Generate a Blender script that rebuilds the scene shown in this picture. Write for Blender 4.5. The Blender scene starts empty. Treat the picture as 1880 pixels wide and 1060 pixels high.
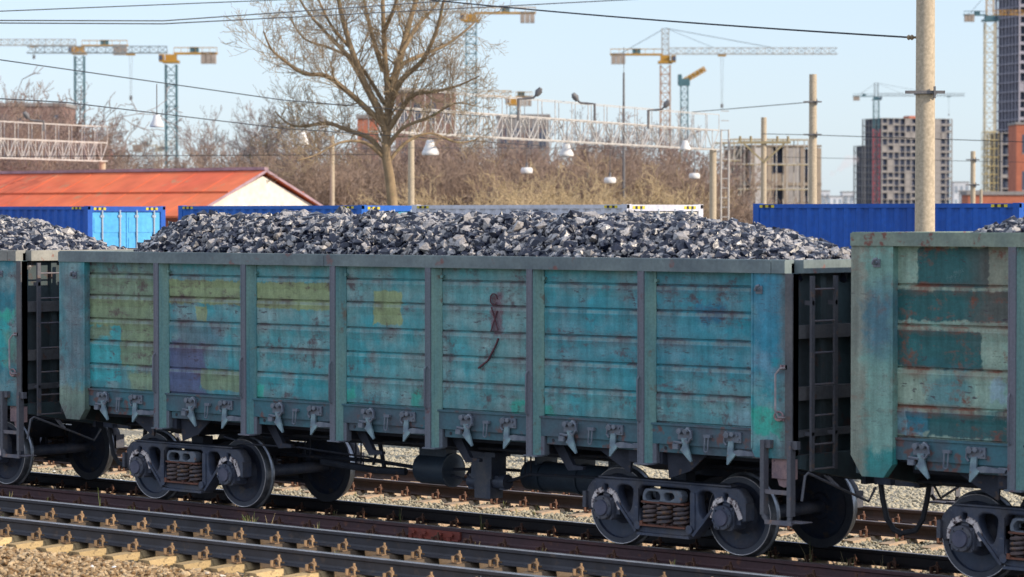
import bpy, math, random
import numpy as np
from mathutils import Vector, Matrix
C = bpy.context.scene.collection
sc = bpy.context.scene
PI = math.pi

# ------------------------------------------------------------------ camera frame (x along the train, y away from it, z up)
CAM = Vector((26.987, -28.534, 4.014)); YAW = math.radians(-42.507); PIT = math.radians(-1.4004); FPX = 5482.0
FW = Vector((math.sin(YAW)*math.cos(PIT), math.cos(YAW)*math.cos(PIT), math.sin(PIT)))
RT = Vector((math.cos(YAW), -math.sin(YAW), 0.0)); UP = RT.cross(FW)
def at(x, y, d):
    """world point seen at photo pixel x, y when it stands d metres away"""
    return CAM + d*(FW + RT*((x-940)/FPX) - UP*((y-530)/FPX))
FACE = math.atan2(RT.y, RT.x)          # heading of a facade that looks at the yard

# ------------------------------------------------------------------ materials
class NT:
    def __init__(s, name):
        s.m = bpy.data.materials.new(name); s.m.use_nodes = True
        s.t = s.m.node_tree; s.b = s.t.nodes['Principled BSDF']; s._o = None
    def n(s, typ, **kw):
        n = s.t.nodes.new(typ)
        for k, v in kw.items():
            if k == 'i':
                for kk, vv in v.items():
                    if hasattr(vv, 'is_output'): s.t.links.new(vv, n.inputs[kk])
                    else: n.inputs[kk].default_value = vv
            else: setattr(n, k, v)
        return n
    def obj(s):
        if s._o is None: s._o = s.n('ShaderNodeTexCoord').outputs['Object']
        return s._o
    def scaled(s, sc_):
        return s.n('ShaderNodeVectorMath', operation='MULTIPLY', i={0: s.obj(), 1: sc_}).outputs[0]
    def noise(s, scale, detail=4, vec=None, rough=.55):
        return s.n('ShaderNodeTexNoise', i={'Vector': vec or s.obj(), 'Scale': scale, 'Detail': detail, 'Roughness': rough}).outputs['Fac']
    def ramp(s, v, a, b, lo=0., hi=1.):
        return s.n('ShaderNodeMapRange', clamp=True, i={0: v, 1: a, 2: b, 3: lo, 4: hi}).outputs[0]
    def math(s, op, a, b=0.):
        return s.n('ShaderNodeMath', operation=op, i={0: a, 1: b}).outputs[0]
    def mix(s, f, a, b):
        n = s.n('ShaderNodeMix', data_type='RGBA')
        for k, v in ((0, f), (6, a), (7, b)):
            if hasattr(v, 'is_output'): s.t.links.new(v, n.inputs[k])
            else: n.inputs[k].default_value = v if k == 0 else (tuple(v)+(1,))[:4]
        return n.outputs[2]
    def mul(s, col, f):
        """scale a colour by a float socket"""
        n = s.n('ShaderNodeVectorMath', operation='SCALE')
        s.t.links.new(col, n.inputs[0]); s.t.links.new(f, n.inputs[3])
        return n.outputs[0]
    def out(s, col=None, rough=.6, metal=0., bump=None, bs=.3, bd=.01, spec=.5):
        if col is not None:
            if hasattr(col, 'is_output'): s.t.links.new(col, s.b.inputs['Base Color'])
            else: s.b.inputs['Base Color'].default_value = tuple(col)+(1,)
        if hasattr(rough, 'is_output'): s.t.links.new(rough, s.b.inputs['Roughness'])
        else: s.b.inputs['Roughness'].default_value = rough
        s.b.inputs['Metallic'].default_value = metal
        s.b.inputs['Specular IOR Level'].default_value = spec
        if bump is not None:
            b = s.n('ShaderNodeBump', i={'Height': bump, 'Strength': bs, 'Distance': bd})
            s.t.links.new(b.outputs[0], s.b.inputs['Normal'])
        return s.m

def mat(name, c1, c2=None, scale=6., rough=.65, metal=0., spots=None, spot_scale=9., spot_t=.6, bump=0., streak=False, spec=.4, fine=0., vary=0., dust=None):
    t = NT(name)
    c2 = c2 or tuple(x*.65 for x in c1)
    v = t.noise(scale, 5, t.scaled((1, 1, .18)) if streak else None)
    col = t.mix(t.ramp(v, .32, .68), c1, c2)
    if spots:
        col = t.mix(t.ramp(t.noise(spot_scale, 6), spot_t, spot_t+.08), col, spots)
    if dust: col = t.mix(t.math('MULTIPLY', t.ramp(t.noise(2.6, 7, None, .7), .42, .66), dust[3]), col, dust[:3])
    if vary: col = t.mul(col, t.ramp(t.n('ShaderNodeObjectInfo').outputs['Random'], 0, 1, 1-vary, 1+vary*.5))
    n2 = t.noise(scale*9, 4)
    col = t.mul(col, t.ramp(n2, .25, .75, 1-.18-fine, 1.14+fine))
    return t.out(col, rough, metal, n2 if bump else None, bump or .1, .006, spec)

_pg = None
def patch_group():
    global _pg
    if _pg: return _pg
    g = bpy.data.node_groups.new('patch_mask', 'ShaderNodeTree')
    for nm, ty in (('P', 'NodeSocketVector'), ('C', 'NodeSocketVector'), ('H', 'NodeSocketVector'), ('N', 'NodeSocketFloat'), ('E', 'NodeSocketFloat')):
        g.interface.new_socket(nm, in_out='INPUT', socket_type=ty)
    g.interface.new_socket('M', in_out='OUTPUT', socket_type='NodeSocketFloat')
    N = g.nodes; L = g.links
    gi = N.new('NodeGroupInput'); go = N.new('NodeGroupOutput')
    def vm(op, a, b=None):
        n = N.new('ShaderNodeVectorMath'); n.operation = op; L.new(a, n.inputs[0])
        if b is not None: L.new(b, n.inputs[1])
        return n.outputs[0]
    d = vm('SUBTRACT', vm('ABSOLUTE', vm('SUBTRACT', gi.outputs['P'], gi.outputs['C'])), gi.outputs['H'])
    s = N.new('ShaderNodeSeparateXYZ'); L.new(d, s.inputs[0])
    m = N.new('ShaderNodeMath'); m.operation = 'MAXIMUM'; L.new(s.outputs[0], m.inputs[0]); L.new(s.outputs[2], m.inputs[1])
    a = N.new('ShaderNodeMath'); a.operation = 'ADD'; L.new(m.outputs[0], a.inputs[0]); L.new(gi.outputs['N'], a.inputs[1])
    r = N.new('ShaderNodeMapRange'); L.new(a.outputs[0], r.inputs[0]); L.new(gi.outputs['E'], r.inputs[1])
    r.inputs[2].default_value = 0.; r.inputs[3].default_value = 0.; r.inputs[4].default_value = 1.
    L.new(r.outputs[0], go.inputs[0]); _pg = g
    return g

TEAL = (.052, .345, .385)
def paint(name, base, base2, patches=(), joints=(), rust=(.10, .055, .062), wear=.5, zlow=1.55, pale=(.30, .41, .395), seed=0.):
    """old wagon paint: faded patches, streaks, rust blotches, scuffs below each pressed rib, grime near the floor"""
    t = NT(name); P = t.obj()
    off = t.n('ShaderNodeVectorMath', operation='ADD', i={0: P, 1: (seed*3.1, seed*1.7, 0)}).outputs[0]
    sep = t.n('ShaderNodeSeparateXYZ', i={0: P}); z = sep.outputs[2]
    big = t.noise(.9, 4, off); mid = t.noise(3.2, 6, off)
    st = t.n('ShaderNodeVectorMath', operation='MULTIPLY', i={0: off, 1: (9, 9, .7)}).outputs[0]
    streak = t.noise(1.4, 5, st)
    col = t.mix(t.ramp(big, .38, .62), base, base2)
    col = t.mix(t.math('MULTIPLY', t.ramp(mid, .42, .66), .7), col, pale)
    rag = t.math('ADD', t.math('MULTIPLY', t.math('SUBTRACT', t.noise(7, 7, off, .7), .5), .15), t.math('MULTIPLY', t.math('SUBTRACT', streak, .5), .05))
    rag2 = t.math('MULTIPLY', t.math('SUBTRACT', t.noise(5, 5, off), .5), .5)
    for p in patches:
        x0, x1, z0, z1, c = p[:5]; soft = p[5] if len(p) > 5 else .02
        g = t.n('ShaderNodeGroup', node_tree=patch_group(), i={'P': P, 'C': ((x0+x1)/2, 0, (z0+z1)/2), 'H': ((x1-x0)/2, 9, (z1-z0)/2), 'N': rag if soft < .05 else rag2, 'E': soft})
        k = p[6] if len(p) > 6 else .92
        col = t.mix(t.math('MULTIPLY', g.outputs[0], k), col, c)
    col = t.mul(col, t.ramp(streak, .3, .72, .74, 1.2))
    col = t.mul(col, t.ramp(t.noise(5.5, 6, off, .7), .3, .7, .80, 1.16))
    # rust blotches
    bl = t.math('MULTIPLY', t.ramp(t.noise(2.3, 7, off, .68), .54, .62), t.ramp(t.noise(13, 5, off), .40, .60))
    col = t.mix(t.math('MULTIPLY', bl, wear), col, rust)
    lo = t.n('ShaderNodeVectorMath', operation='MULTIPLY', i={0: off, 1: (1.6, 1.6, 5.5)}).outputs[0]
    sm = t.math('MULTIPLY', t.ramp(t.noise(1.3, 7, lo, .72), .56, .66), t.ramp(t.noise(22, 5, off, .7), .38, .58))
    col = t.mix(t.math('MULTIPLY', sm, wear*.95), col, (rust[0]*1.15, rust[1]*1.1, rust[2]*1.2))
    fl = t.math('MULTIPLY', t.ramp(t.noise(2.6, 4, off), .60, .66), t.ramp(t.noise(30, 4, st), .55, .62))
    col = t.mix(t.math('MULTIPLY', fl, .5), col, (.42, .50, .50))
    # thin scratches
    ss = t.n('ShaderNodeVectorMath', operation='MULTIPLY', i={0: off, 1: (7, 7, 30)}).outputs[0]
    scr = t.math('MULTIPLY', t.ramp(t.noise(1.1, 6, ss), .60, .64), t.ramp(mid, .5, .6))
    col = t.mix(t.math('MULTIPLY', scr, wear*.9), col, (.06, .045, .06))
    wob = t.math('MULTIPLY', t.math('SUBTRACT', t.noise(6, 5, off), .5), .10)
    zz = t.math('ADD', z, wob)
    for j in joints:
        up = t.math('MULTIPLY', t.ramp(zz, j-.13, j-.02), t.ramp(zz, j-.005, j+.03, 1, 0))
        col = t.mix(t.math('MULTIPLY', t.math('MULTIPLY', up, t.ramp(mid, .38, .62)), wear*1.0), col, rust)
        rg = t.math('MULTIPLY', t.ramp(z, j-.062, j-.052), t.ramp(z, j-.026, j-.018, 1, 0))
        col = t.mix(t.math('MULTIPLY', rg, t.ramp(streak, .35, .6, .05, .5)), col, pale)  # highlight painted along the rib
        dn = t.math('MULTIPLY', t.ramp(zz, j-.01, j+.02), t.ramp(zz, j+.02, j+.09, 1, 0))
        col = t.mix(t.math('MULTIPLY', t.math('MULTIPLY', dn, t.ramp(streak, .42, .6)), .25), col, (.03, .05, .07))  # shadow line painted just above the rib
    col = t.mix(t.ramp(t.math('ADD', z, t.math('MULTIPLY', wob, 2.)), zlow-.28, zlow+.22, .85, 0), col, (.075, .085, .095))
    col = t.mul(col, t.ramp(t.noise(46, 3, off), .25, .75, .84, 1.14))
    return t.out(col, t.ramp(mid, .3, .7, .42, .68), 0, t.math('ADD', t.noise(16, 4, off), t.math('MULTIPLY', t.noise(2.2, 3, off), 2.2)), .35, .012, .35)

# ------------------------------------------------------------------ mesh builder
class MB:
    def __init__(s): s.v = []; s.f = []; s.mi = []; s.sm = []
    def add(s, vs, fs, mi=0, smooth=False):
        o = len(s.v); s.v += [tuple(p) for p in vs]
        for f in fs: s.f.append([i+o for i in f]); s.mi.append(mi); s.sm.append(smooth)
    def box(s, x0, x1, y0, y1, z0, z1, mi=0):
        if x0 > x1: x0, x1 = x1, x0
        if y0 > y1: y0, y1 = y1, y0
        if z0 > z1: z0, z1 = z1, z0
        v = [(x0,y0,z0),(x1,y0,z0),(x1,y1,z0),(x0,y1,z0),(x0,y0,z1),(x1,y0,z1),(x1,y1,z1),(x0,y1,z1)]
        s.add(v, [(0,3,2,1),(4,5,6,7),(0,1,5,4),(1,2,6,5),(2,3,7,6),(3,0,4,7)], mi)
    def cbox(s, c, sz, mi=0): s.box(c[0]-sz[0]/2, c[0]+sz[0]/2, c[1]-sz[1]/2, c[1]+sz[1]/2, c[2]-sz[2]/2, c[2]+sz[2]/2, mi)
    def prism(s, pts, axis, a, b, mi=0):
        """closed convex-ish outline pts (2 coords) extruded along axis 0/1/2 from a to b"""
        def mk(p, w):
            if axis == 0: return (w, p[0], p[1])
            if axis == 1: return (p[0], w, p[1])
            return (p[0], p[1], w)
        n = len(pts); v = [mk(p, a) for p in pts]+[mk(p, b) for p in pts]
        f = [tuple(range(n))[::-1], tuple(range(n, 2*n))]+[(i, (i+1) % n, (i+1) % n+n, i+n) for i in range(n)]
        s.add(v, f, mi)
    def tube(s, path, r, n=8, mi=0, caps=True, smooth=True):
        path = [Vector(p) for p in path]; rs = r if isinstance(r, (list, tuple)) else [r]*len(path)
        vs = []; fs = []
        up = None
        for i, p in enumerate(path):
            d = (path[min(i+1, len(path)-1)]-path[max(i-1, 0)]).normalized()
            if up is None: up = d.orthogonal().normalized()
            else:
                up = up - d*up.dot(d)
                up = up.normalized() if up.length > 1e-6 else d.orthogonal().normalized()
            w = d.cross(up)
            for k in range(n):
                a = 2*PI*k/n; vs.append(p+(up*math.cos(a)+w*math.sin(a))*rs[i])
        for i in range(len(path)-1):
            for k in range(n):
                fs.append((i*n+k, i*n+(k+1) % n, (i+1)*n+(k+1) % n, (i+1)*n+k))
        s.add(vs, fs, mi, smooth)
        if caps:
            o = len(s.v)-len(vs)
            s.f.append([o+k for k in range(n)][::-1]); s.mi.append(mi); s.sm.append(False)
            s.f.append([o+(len(path)-1)*n+k for k in range(n)]); s.mi.append(mi); s.sm.append(False)
    def bar(s, a, b, w, h=None, mi=0):
        """rectangular bar between two points"""
        a = Vector(a); b = Vector(b); h = h or w; d = (b-a).normalized()
        u = Vector((0, 0, 1)) if abs(d.z) < .95 else Vector((1, 0, 0))
        r = d.cross(u).normalized(); u = r.cross(d)
        vs = [p+r*(sx*w/2)+u*(sy*h/2) for p in (a, b) for sx, sy in ((-1,-1),(1,-1),(1,1),(-1,1))]
        s.add(vs, [(0,3,2,1),(4,5,6,7),(0,1,5,4),(1,2,6,5),(2,3,7,6),(3,0,4,7)], mi)
    def lathe(s, prof, axis='y', c=(0,0,0), n=48, mi=0, closed=False, smooth=True, mis=None):
        """prof: list of (r, h) turned round the axis through c"""
        vs = []
        for r, h in prof:
            for k in range(n):
                a = 2*PI*k/n; u, w = r*math.cos(a), r*math.sin(a)
                p = {'y': (u, h, w), 'x': (h, u, w), 'z': (u, w, h)}[axis]
                vs.append((p[0]+c[0], p[1]+c[1], p[2]+c[2]))
        m = len(prof); o = len(s.v); s.v += vs
        for i in range(m if closed else m-1):
            j = (i+1) % m
            for k in range(n):
                s.f.append([o+i*n+k, o+i*n+(k+1) % n, o+j*n+(k+1) % n, o+j*n+k]); s.mi.append(mis[i] if mis else mi); s.sm.append(smooth)
    def cyl(s, a, b, r, n=24, mi=0): s.tube([a, b], r, n, mi)
    def build(s, name, mats, parent=None, loc=None):
        me = bpy.data.meshes.new(name); me.from_pydata(s.v, [], s.f)
        for m in (mats if isinstance(mats, (list, tuple)) else [mats]): me.materials.append(m)
        me.polygons.foreach_set('material_index', s.mi); me.polygons.foreach_set('use_smooth', s.sm)
        import bmesh as _b
        if len(s.f) < 60000:
            bm = _b.new(); bm.from_mesh(me); _b.ops.recalc_face_normals(bm, faces=bm.faces); bm.to_mesh(me); bm.free()
        me.update()
        o = bpy.data.objects.new(name, me); C.objects.link(o)
        if any(s.sm):
            try: me.set_sharp_from_angle(angle=math.radians(40))
            except Exception: pass
        if parent is not None: o.parent = parent
        if loc is not None: o.location = loc
        return o

def tag(o, label=None, cat=None, group=None, kind=None):
    if label: o['label'] = label
    if cat: o['category'] = cat
    if group: o['group'] = group
    if kind: o['kind'] = kind
    return o
def empty(name, loc=(0,0,0), rz=0., label=None, cat=None, group=None):
    o = bpy.data.objects.new(name, None); C.objects.link(o); o.location = loc; o.rotation_euler.z = rz
    o.empty_display_size = .2
    return tag(o, label, cat, group)
def child_copy(src, parent, loc=None, name=None):
    c = src.copy(); C.objects.link(c); c.parent = parent
    if loc is not None: c.location = loc
    for ch in src.children:
        d = ch.copy(); C.objects.link(d); d.parent = c
    return c

def shape2d(name, outer, holes, depth, bevel, m, parent, y, smooth_pts=()):
    """flat plate in the XZ plane with holes, thickness `depth` centred on y"""
    cu = bpy.data.curves.new(name, 'CURVE'); cu.dimensions = '2D'; cu.fill_mode = 'BOTH'
    cu.extrude = depth/2-bevel; cu.bevel_depth = bevel; cu.bevel_resolution = 1; cu.offset = -bevel
    for lp in [outer]+holes:
        sp = cu.splines.new('POLY'); sp.points.add(len(lp)-1); sp.use_cyclic_u = True
        for i, p in enumerate(lp): sp.points[i].co = (p[0], p[1], 0, 1)
    ob = bpy.data.objects.new(name+'_src', cu); C.objects.link(ob)
    dg = bpy.context.evaluated_depsgraph_get(); dg.update()
    me = bpy.data.meshes.new_from_object(ob.evaluated_get(dg)); me.name = name
    bpy.data.objects.remove(ob); bpy.data.curves.remove(cu)
    me.transform(Matrix(((1,0,0,0),(0,0,-1,y),(0,1,0,0),(0,0,0,1))))
    me.materials.clear(); me.materials.append(m)
    o = bpy.data.objects.new(name, me); C.objects.link(o); o.parent = parent
    return o
def rounded(pts, r=.04, n=4):
    """round the corners of a closed polygon"""
    out = []; m = len(pts)
    for i in range(m):
        p = Vector(pts[i]); a = Vector(pts[i-1]); b = Vector(pts[(i+1) % m])
        ra = min(r, (a-p).length*.45); rb = min(r, (b-p).length*.45)
        s = p+(a-p).normalized()*ra; e = p+(b-p).normalized()*rb
        for k in range(n+1):
            t = k/n; q = s*(1-t)**2+p*2*t*(1-t)+e*t*t; out.append((q.x, q.y))
    return out

# ------------------------------------------------------------------ loose stones
_ph = (1+5**.5)/2
ICO_V = np.array([(-1,_ph,0),(1,_ph,0),(-1,-_ph,0),(1,-_ph,0),(0,-1,_ph),(0,1,_ph),(0,-1,-_ph),(0,1,-_ph),(_ph,0,-1),(_ph,0,1),(-_ph,0,-1),(-_ph,0,1)], float)/math.sqrt(1+_ph**2)
ICO_F = np.array([(0,11,5),(0,5,1),(0,1,7),(0,7,10),(0,10,11),(1,5,9),(5,11,4),(11,10,2),(10,7,6),(7,1,8),(3,9,4),(3,4,2),(3,2,6),(3,6,8),(3,8,9),(4,9,5),(2,4,11),(6,2,10),(8,6,7),(9,8,1)])
def stones(name, pts, size, seed, m, jit=.28, flat=.75, label=None, cat=None, parent=None):
    rng = np.random.default_rng(seed); n = len(pts)
    v = ICO_V[None]*(1+rng.uniform(-jit, jit, (n, 12, 1)))
    v = v*rng.uniform(.6, 1.25, (n, 1, 3))
    q = rng.normal(size=(n, 4)); q /= np.linalg.norm(q, axis=1)[:, None]
    w, x, y, z = q.T
    R = np.stack([1-2*(y*y+z*z), 2*(x*y-z*w), 2*(x*z+y*w), 2*(x*y+z*w), 1-2*(x*x+z*z), 2*(y*z-x*w), 2*(x*z-y*w), 2*(y*z+x*w), 1-2*(x*x+y*y)], -1).reshape(n, 3, 3)
    v = np.einsum('nij,nkj->nki', R, v)*np.asarray(size)[:, None, None]/2
    v[:, :, 2] *= flat
    v = v+np.asarray(pts)[:, None, :]
    f = (ICO_F[None]+12*np.arange(n)[:, None, None]).reshape(-1)
    me = bpy.data.meshes.new(name)
    me.vertices.add(n*12); me.vertices.foreach_set('co', v.reshape(-1).astype(np.float32))
    me.loops.add(len(f)); me.loops.foreach_set('vertex_index', f.astype(np.int32))
    me.polygons.add(n*20); me.polygons.foreach_set('loop_start', np.arange(0, n*60, 3, dtype=np.int32))
    me.update(calc_edges=True); me.materials.append(m)
    me.polygons.foreach_set('use_smooth', np.zeros(n*20, bool))
    o = bpy.data.objects.new(name, me); C.objects.link(o)
    if parent: o.parent = parent
    if label: tag(o, label, cat, None, 'stuff')
    return o
def stone_mat(name, cols, rough=.85, rnd=.5, metal=0, spec=.3, nscale=30, lo=.75, hi=1.2):
    t = NT(name)
    r = t.n('ShaderNodeNewGeometry').outputs['Random Per Island']
    cr = t.n('ShaderNodeValToRGB'); t.t.links.new(r, cr.inputs[0]); cr.color_ramp.interpolation = 'LINEAR'
    el = cr.color_ramp.elements
    for i, c in enumerate(cols):
        p = i/(len(cols)-1)
        e = el[0] if i == 0 else (el[1] if i == len(cols)-1 else el.new(p))
        e.position = p; e.color = tuple(c)+(1,)
    col = t.mul(cr.outputs[0], t.ramp(t.noise(nscale, 3), .3, .7, lo, hi))
    return t.out(col, rough, metal, spec=spec)
# ------------------------------------------------------------------ material library
M = {}
M['under'] = mat('underframe_grime', (.035, .04, .058), (.02, .024, .038), 5, .75, spots=(.08, .055, .045), spot_t=.60, bump=.2)
M['bogie'] = mat('bogie_cast_steel', (.072, .09, .14), (.035, .043, .07), 4, .6, spots=(.15, .15, .16), spot_scale=20, spot_t=.66, bump=.3, dust=(.17, .145, .125, .5))
M['box'] = mat('axle_box_steel', (.07, .085, .125), (.05, .06, .095), 6, .5, bump=.2, dust=(.19, .165, .15, .55))
M['cap'] = mat('axle_cap', (.12, .115, .16), (.075, .08, .12), 8, .45, spots=(.25, .25, .27), spot_scale=30, spot_t=.7)
M['spring'] = mat('spring_steel', (.16, .11, .10), (.09, .08, .09), 8, .55, spots=(.22, .12, .07), spot_scale=14, spot_t=.55)
M['band'] = mat('worn_white_marking', (.85, .76, .72), (.55, .47, .46), 14, .8, spots=(.14, .10, .10), spot_scale=16, spot_t=.52)
M['wheel'] = mat('wheel_disc', (.04, .055, .095), (.022, .032, .06), 2.5, .5, spots=(.09, .075, .07), spot_scale=6, spot_t=.6, dust=(.12, .09, .08, .45))
M['rim'] = mat('wheel_rim', (.08, .085, .105), (.055, .06, .08), 6, .5)
M['tread'] = mat('wheel_tread', (.34, .36, .40), (.16, .17, .2), 8, .38, .85)
M['edge'] = mat('wheel_edge_glint', (.70, .66, .64), (.35, .33, .34), 5, .4, .4)  # pale ring painted as the glint along the wheel edge
M['rust'] = mat('rusty_casting', (.22, .085, .05), (.12, .06, .05), 8, .8)
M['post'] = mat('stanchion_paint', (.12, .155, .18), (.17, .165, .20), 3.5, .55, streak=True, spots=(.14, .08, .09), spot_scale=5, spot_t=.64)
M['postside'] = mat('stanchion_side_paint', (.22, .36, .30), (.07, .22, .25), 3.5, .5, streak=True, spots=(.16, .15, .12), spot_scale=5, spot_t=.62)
M['rimbeam'] = mat('top_rail_paint', (.20, .25, .25), (.12, .155, .17), 2.2, .6, spots=(.22, .11, .10), spot_scale=4.5, spot_t=.63)
M['latch'] = mat('latch_steel', (.22, .24, .27), (.12, .14, .18), 9, .5, spots=(.24, .15, .12), spot_scale=12, spot_t=.6)
M['latchteal'] = mat('latch_tooth', (.26, .38, .40), (.16, .22, .27), 9, .5, spots=(.2, .14, .12), spot_scale=12, spot_t=.6)
M['sill'] = mat('sill_paint', (.055, .165, .20), (.085, .10, .125), 2.4, .6, spots=(.15, .085, .08), spot_scale=5, spot_t=.58)
M['endwall'] = mat('end_wall_paint', (.055, .10, .11), (.045, .05, .055), 1.6, .65, streak=True, spots=(.09, .06, .055), spot_scale=4, spot_t=.58)
M['endrib'] = mat('end_rib_paint', (.14, .135, .135), (.085, .09, .10), 3, .65, spots=(.12, .08, .07), spot_scale=6, spot_t=.6)
M['ladder'] = mat('ladder_steel', (.13, .125, .135), (.085, .09, .11), 4, .6, spots=(.17, .12, .10), spot_scale=9, spot_t=.6)
M['step'] = mat('step_steel', (.20, .17, .17), (.12, .12, .15), 5, .65, spots=(.28, .17, .12), spot_scale=9, spot_t=.6)
M['pink'] = mat('pink_primer', (.42, .27, .25), (.22, .16, .18), 6, .8, spots=(.10, .07, .09), spot_scale=11, spot_t=.62)
M['hose'] = mat('rubber_hose', (.05, .05, .06), None, 9, .7)
M['tank'] = mat('tank_paint', (.05, .075, .11), (.035, .05, .075), 3, .5, spots=(.09, .09, .1), spot_scale=18, spot_t=.68)
M['mint'] = mat('mint_touch_up', (.12, .50, .38), (.08, .36, .32), 8, .6)
M['rope'] = mat('handrail_steel', (.42, .36, .36), (.2, .2, .22), 12, .5)

OL = (.25, .33, .18); OL2 = (.31, .38, .18); CY = (.06, .44, .47); PU = (.11, .13, .26); MI = (.05, .47, .36); WB = (.28, .50, .56); DT = (.006, .105, .115); BL = (.01, .13, .28)
JM = [3.20, 2.90, 2.57, 2.26, 1.93]
JR = [3.26, 2.82, 2.35, 1.93]
MID = [(-6.1, -4.5, 2.86, 3.10, PU, .5, .45), (-6.1, -4.4, 2.27, 2.84, OL), (-6.1, -4.4, 1.94, 2.27, OL, .02, .8), (-6.1, -4.4, 2.80, 3.14, OL, .3, .8), (-5.93, -5.22, 1.70, 2.47, CY), (-5.85, -5.45, 2.33, 2.45, (.24, .26, .13), .06, .8), (-4.96, -4.60, 1.62, 1.82, OL2, .1, .7),
 (-4.23, -2.75, 2.83, 3.13, OL2), (-3.62, -3.42, 2.58, 2.77, OL2), (-4.23, -3.49, 1.5, 2.22, PU, .1), (-3.52, -2.7, 1.66, 1.92, OL, .02, .85), (-3.9, -3.2, 2.15, 2.45, (.13, .13, .19), .3, .5),
 (-2.43, -1.0, 2.79, 3.12, OL2), (-.18, .30, 2.64, 3.04, OL2), (-.76, -.60, 1.61, 1.72, MI, .06), (.50, .60, 1.61, 1.72, MI, .06), (2.26, 2.37, 1.60, 1.70, MI, .06), (2.72, 2.88, 1.60, 1.70, MI, .06), (-2.45, -2.3, 1.62, 1.72, MI, .06),
 (1.88, 2.01, 2.56, 2.98, (.19, .06, .09), .08, .75), (5.62, 6.02, 1.60, 1.72, WB, .12, .7), (5.2, 5.5, 2.82, 2.94, BL, .08, .8), (4.5, 5.9, 2.3, 3.2, (.02, .25, .36), .5, .5), (3.0, 4.2, 2.3, 2.9, (.02, .24, .34), .5, .4)]
CORN = [(6.05, 6.44, 1.52, 1.80, MI, .06), (6.08, 6.22, 2.33, 2.47, (.45, .62, .62), .1, .85), (6.32, 6.48, 2.31, 2.37, MI, .04), (6.38, 6.52, 1.74, 1.86, WB, .08, .7), (6.1, 6.4, 2.3, 3.3, (.012, .21, .35), .3, .7), (6.50, 6.7, 1.2, 3.5, (.14, .18, .19), .15, .8),
 (-6.5, -5.8, 1.0, 1.55, (.21, .27, .19), .1, .8), (-6.2, -6.0, 1.9, 3.0, (.12, .12, .15), .4, .6)]
RIG = [(-5.60, -4.71, 3.23, 3.66, DT), (-5.92, -4.3, 2.88, 3.20, DT), (-5.92, -4.79, 2.36, 2.77, DT), (-5.94, -5.55, 1.62, 1.90, (.20, .38, .45)), (-5.75, -5.45, 1.66, 1.86, (.02, .18, .25)), (-5.46, -4.3, 1.62, 1.90, DT), (-4.63, -4.49, 2.03, 2.19, (.30, .45, .5), .06), (-5.38, -5.05, 2.0, 2.24, (.03, .2, .26), .2, .6), (-4.7, -4.4, 2.9, 3.6, (.20, .08, .05), .35, .4),
 (-4.1, -3.0, 2.4, 2.8, DT), (-2.2, -1.2, 2.9, 3.2, OL), (.2, 1.1, 2.9, 3.2, DT), (3, 4, 2.4, 2.8, DT)]
RCORN = [(-6.26, -5.7, 1.0, 1.40, (.03, .25, .24), .08), (-6.33, -5.95, 2.67, 3.06, (.05, .14, .22), .3, .7), (-6.6, -6.30, 1.0, 4, (.28, .29, .23), .12, .8)]
LCORN = [(6.0, 6.25, 1.9, 2.6, (.03, .42, .42), .1), (6.05, 6.4, 2.5, 2.62, MI, .06), (6.3, 6.55, 1.95, 2.2, (.14, .33, .25), .15, .8), (6.52, 6.7, 1.2, 3.5, (.15, .2, .2), .15, .8)]
G1 = (.24, .43, .36); G2 = (.36, .46, .35)
STY = {
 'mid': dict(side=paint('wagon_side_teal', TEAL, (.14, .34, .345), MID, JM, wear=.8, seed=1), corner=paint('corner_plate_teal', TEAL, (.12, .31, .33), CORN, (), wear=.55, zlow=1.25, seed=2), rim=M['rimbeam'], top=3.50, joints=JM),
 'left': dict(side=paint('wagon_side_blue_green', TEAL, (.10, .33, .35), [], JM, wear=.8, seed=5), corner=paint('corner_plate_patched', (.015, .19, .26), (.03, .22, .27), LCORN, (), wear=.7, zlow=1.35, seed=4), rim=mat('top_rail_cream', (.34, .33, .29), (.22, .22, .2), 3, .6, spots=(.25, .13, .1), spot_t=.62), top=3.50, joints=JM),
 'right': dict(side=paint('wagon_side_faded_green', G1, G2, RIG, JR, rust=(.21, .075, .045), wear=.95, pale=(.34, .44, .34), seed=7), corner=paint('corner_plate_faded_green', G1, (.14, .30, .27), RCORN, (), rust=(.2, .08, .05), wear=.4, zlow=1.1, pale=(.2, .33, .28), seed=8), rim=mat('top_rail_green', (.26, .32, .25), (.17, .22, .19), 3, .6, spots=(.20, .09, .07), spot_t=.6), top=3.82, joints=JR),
}
POSTS = [-4.37, -2.60, -.89, .83, 2.55, 4.32]
XL, XR = -6.43, 6.62
BAYC = [-5.18, -3.33, -1.60, .10, 1.83, 3.55, 5.33]

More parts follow.
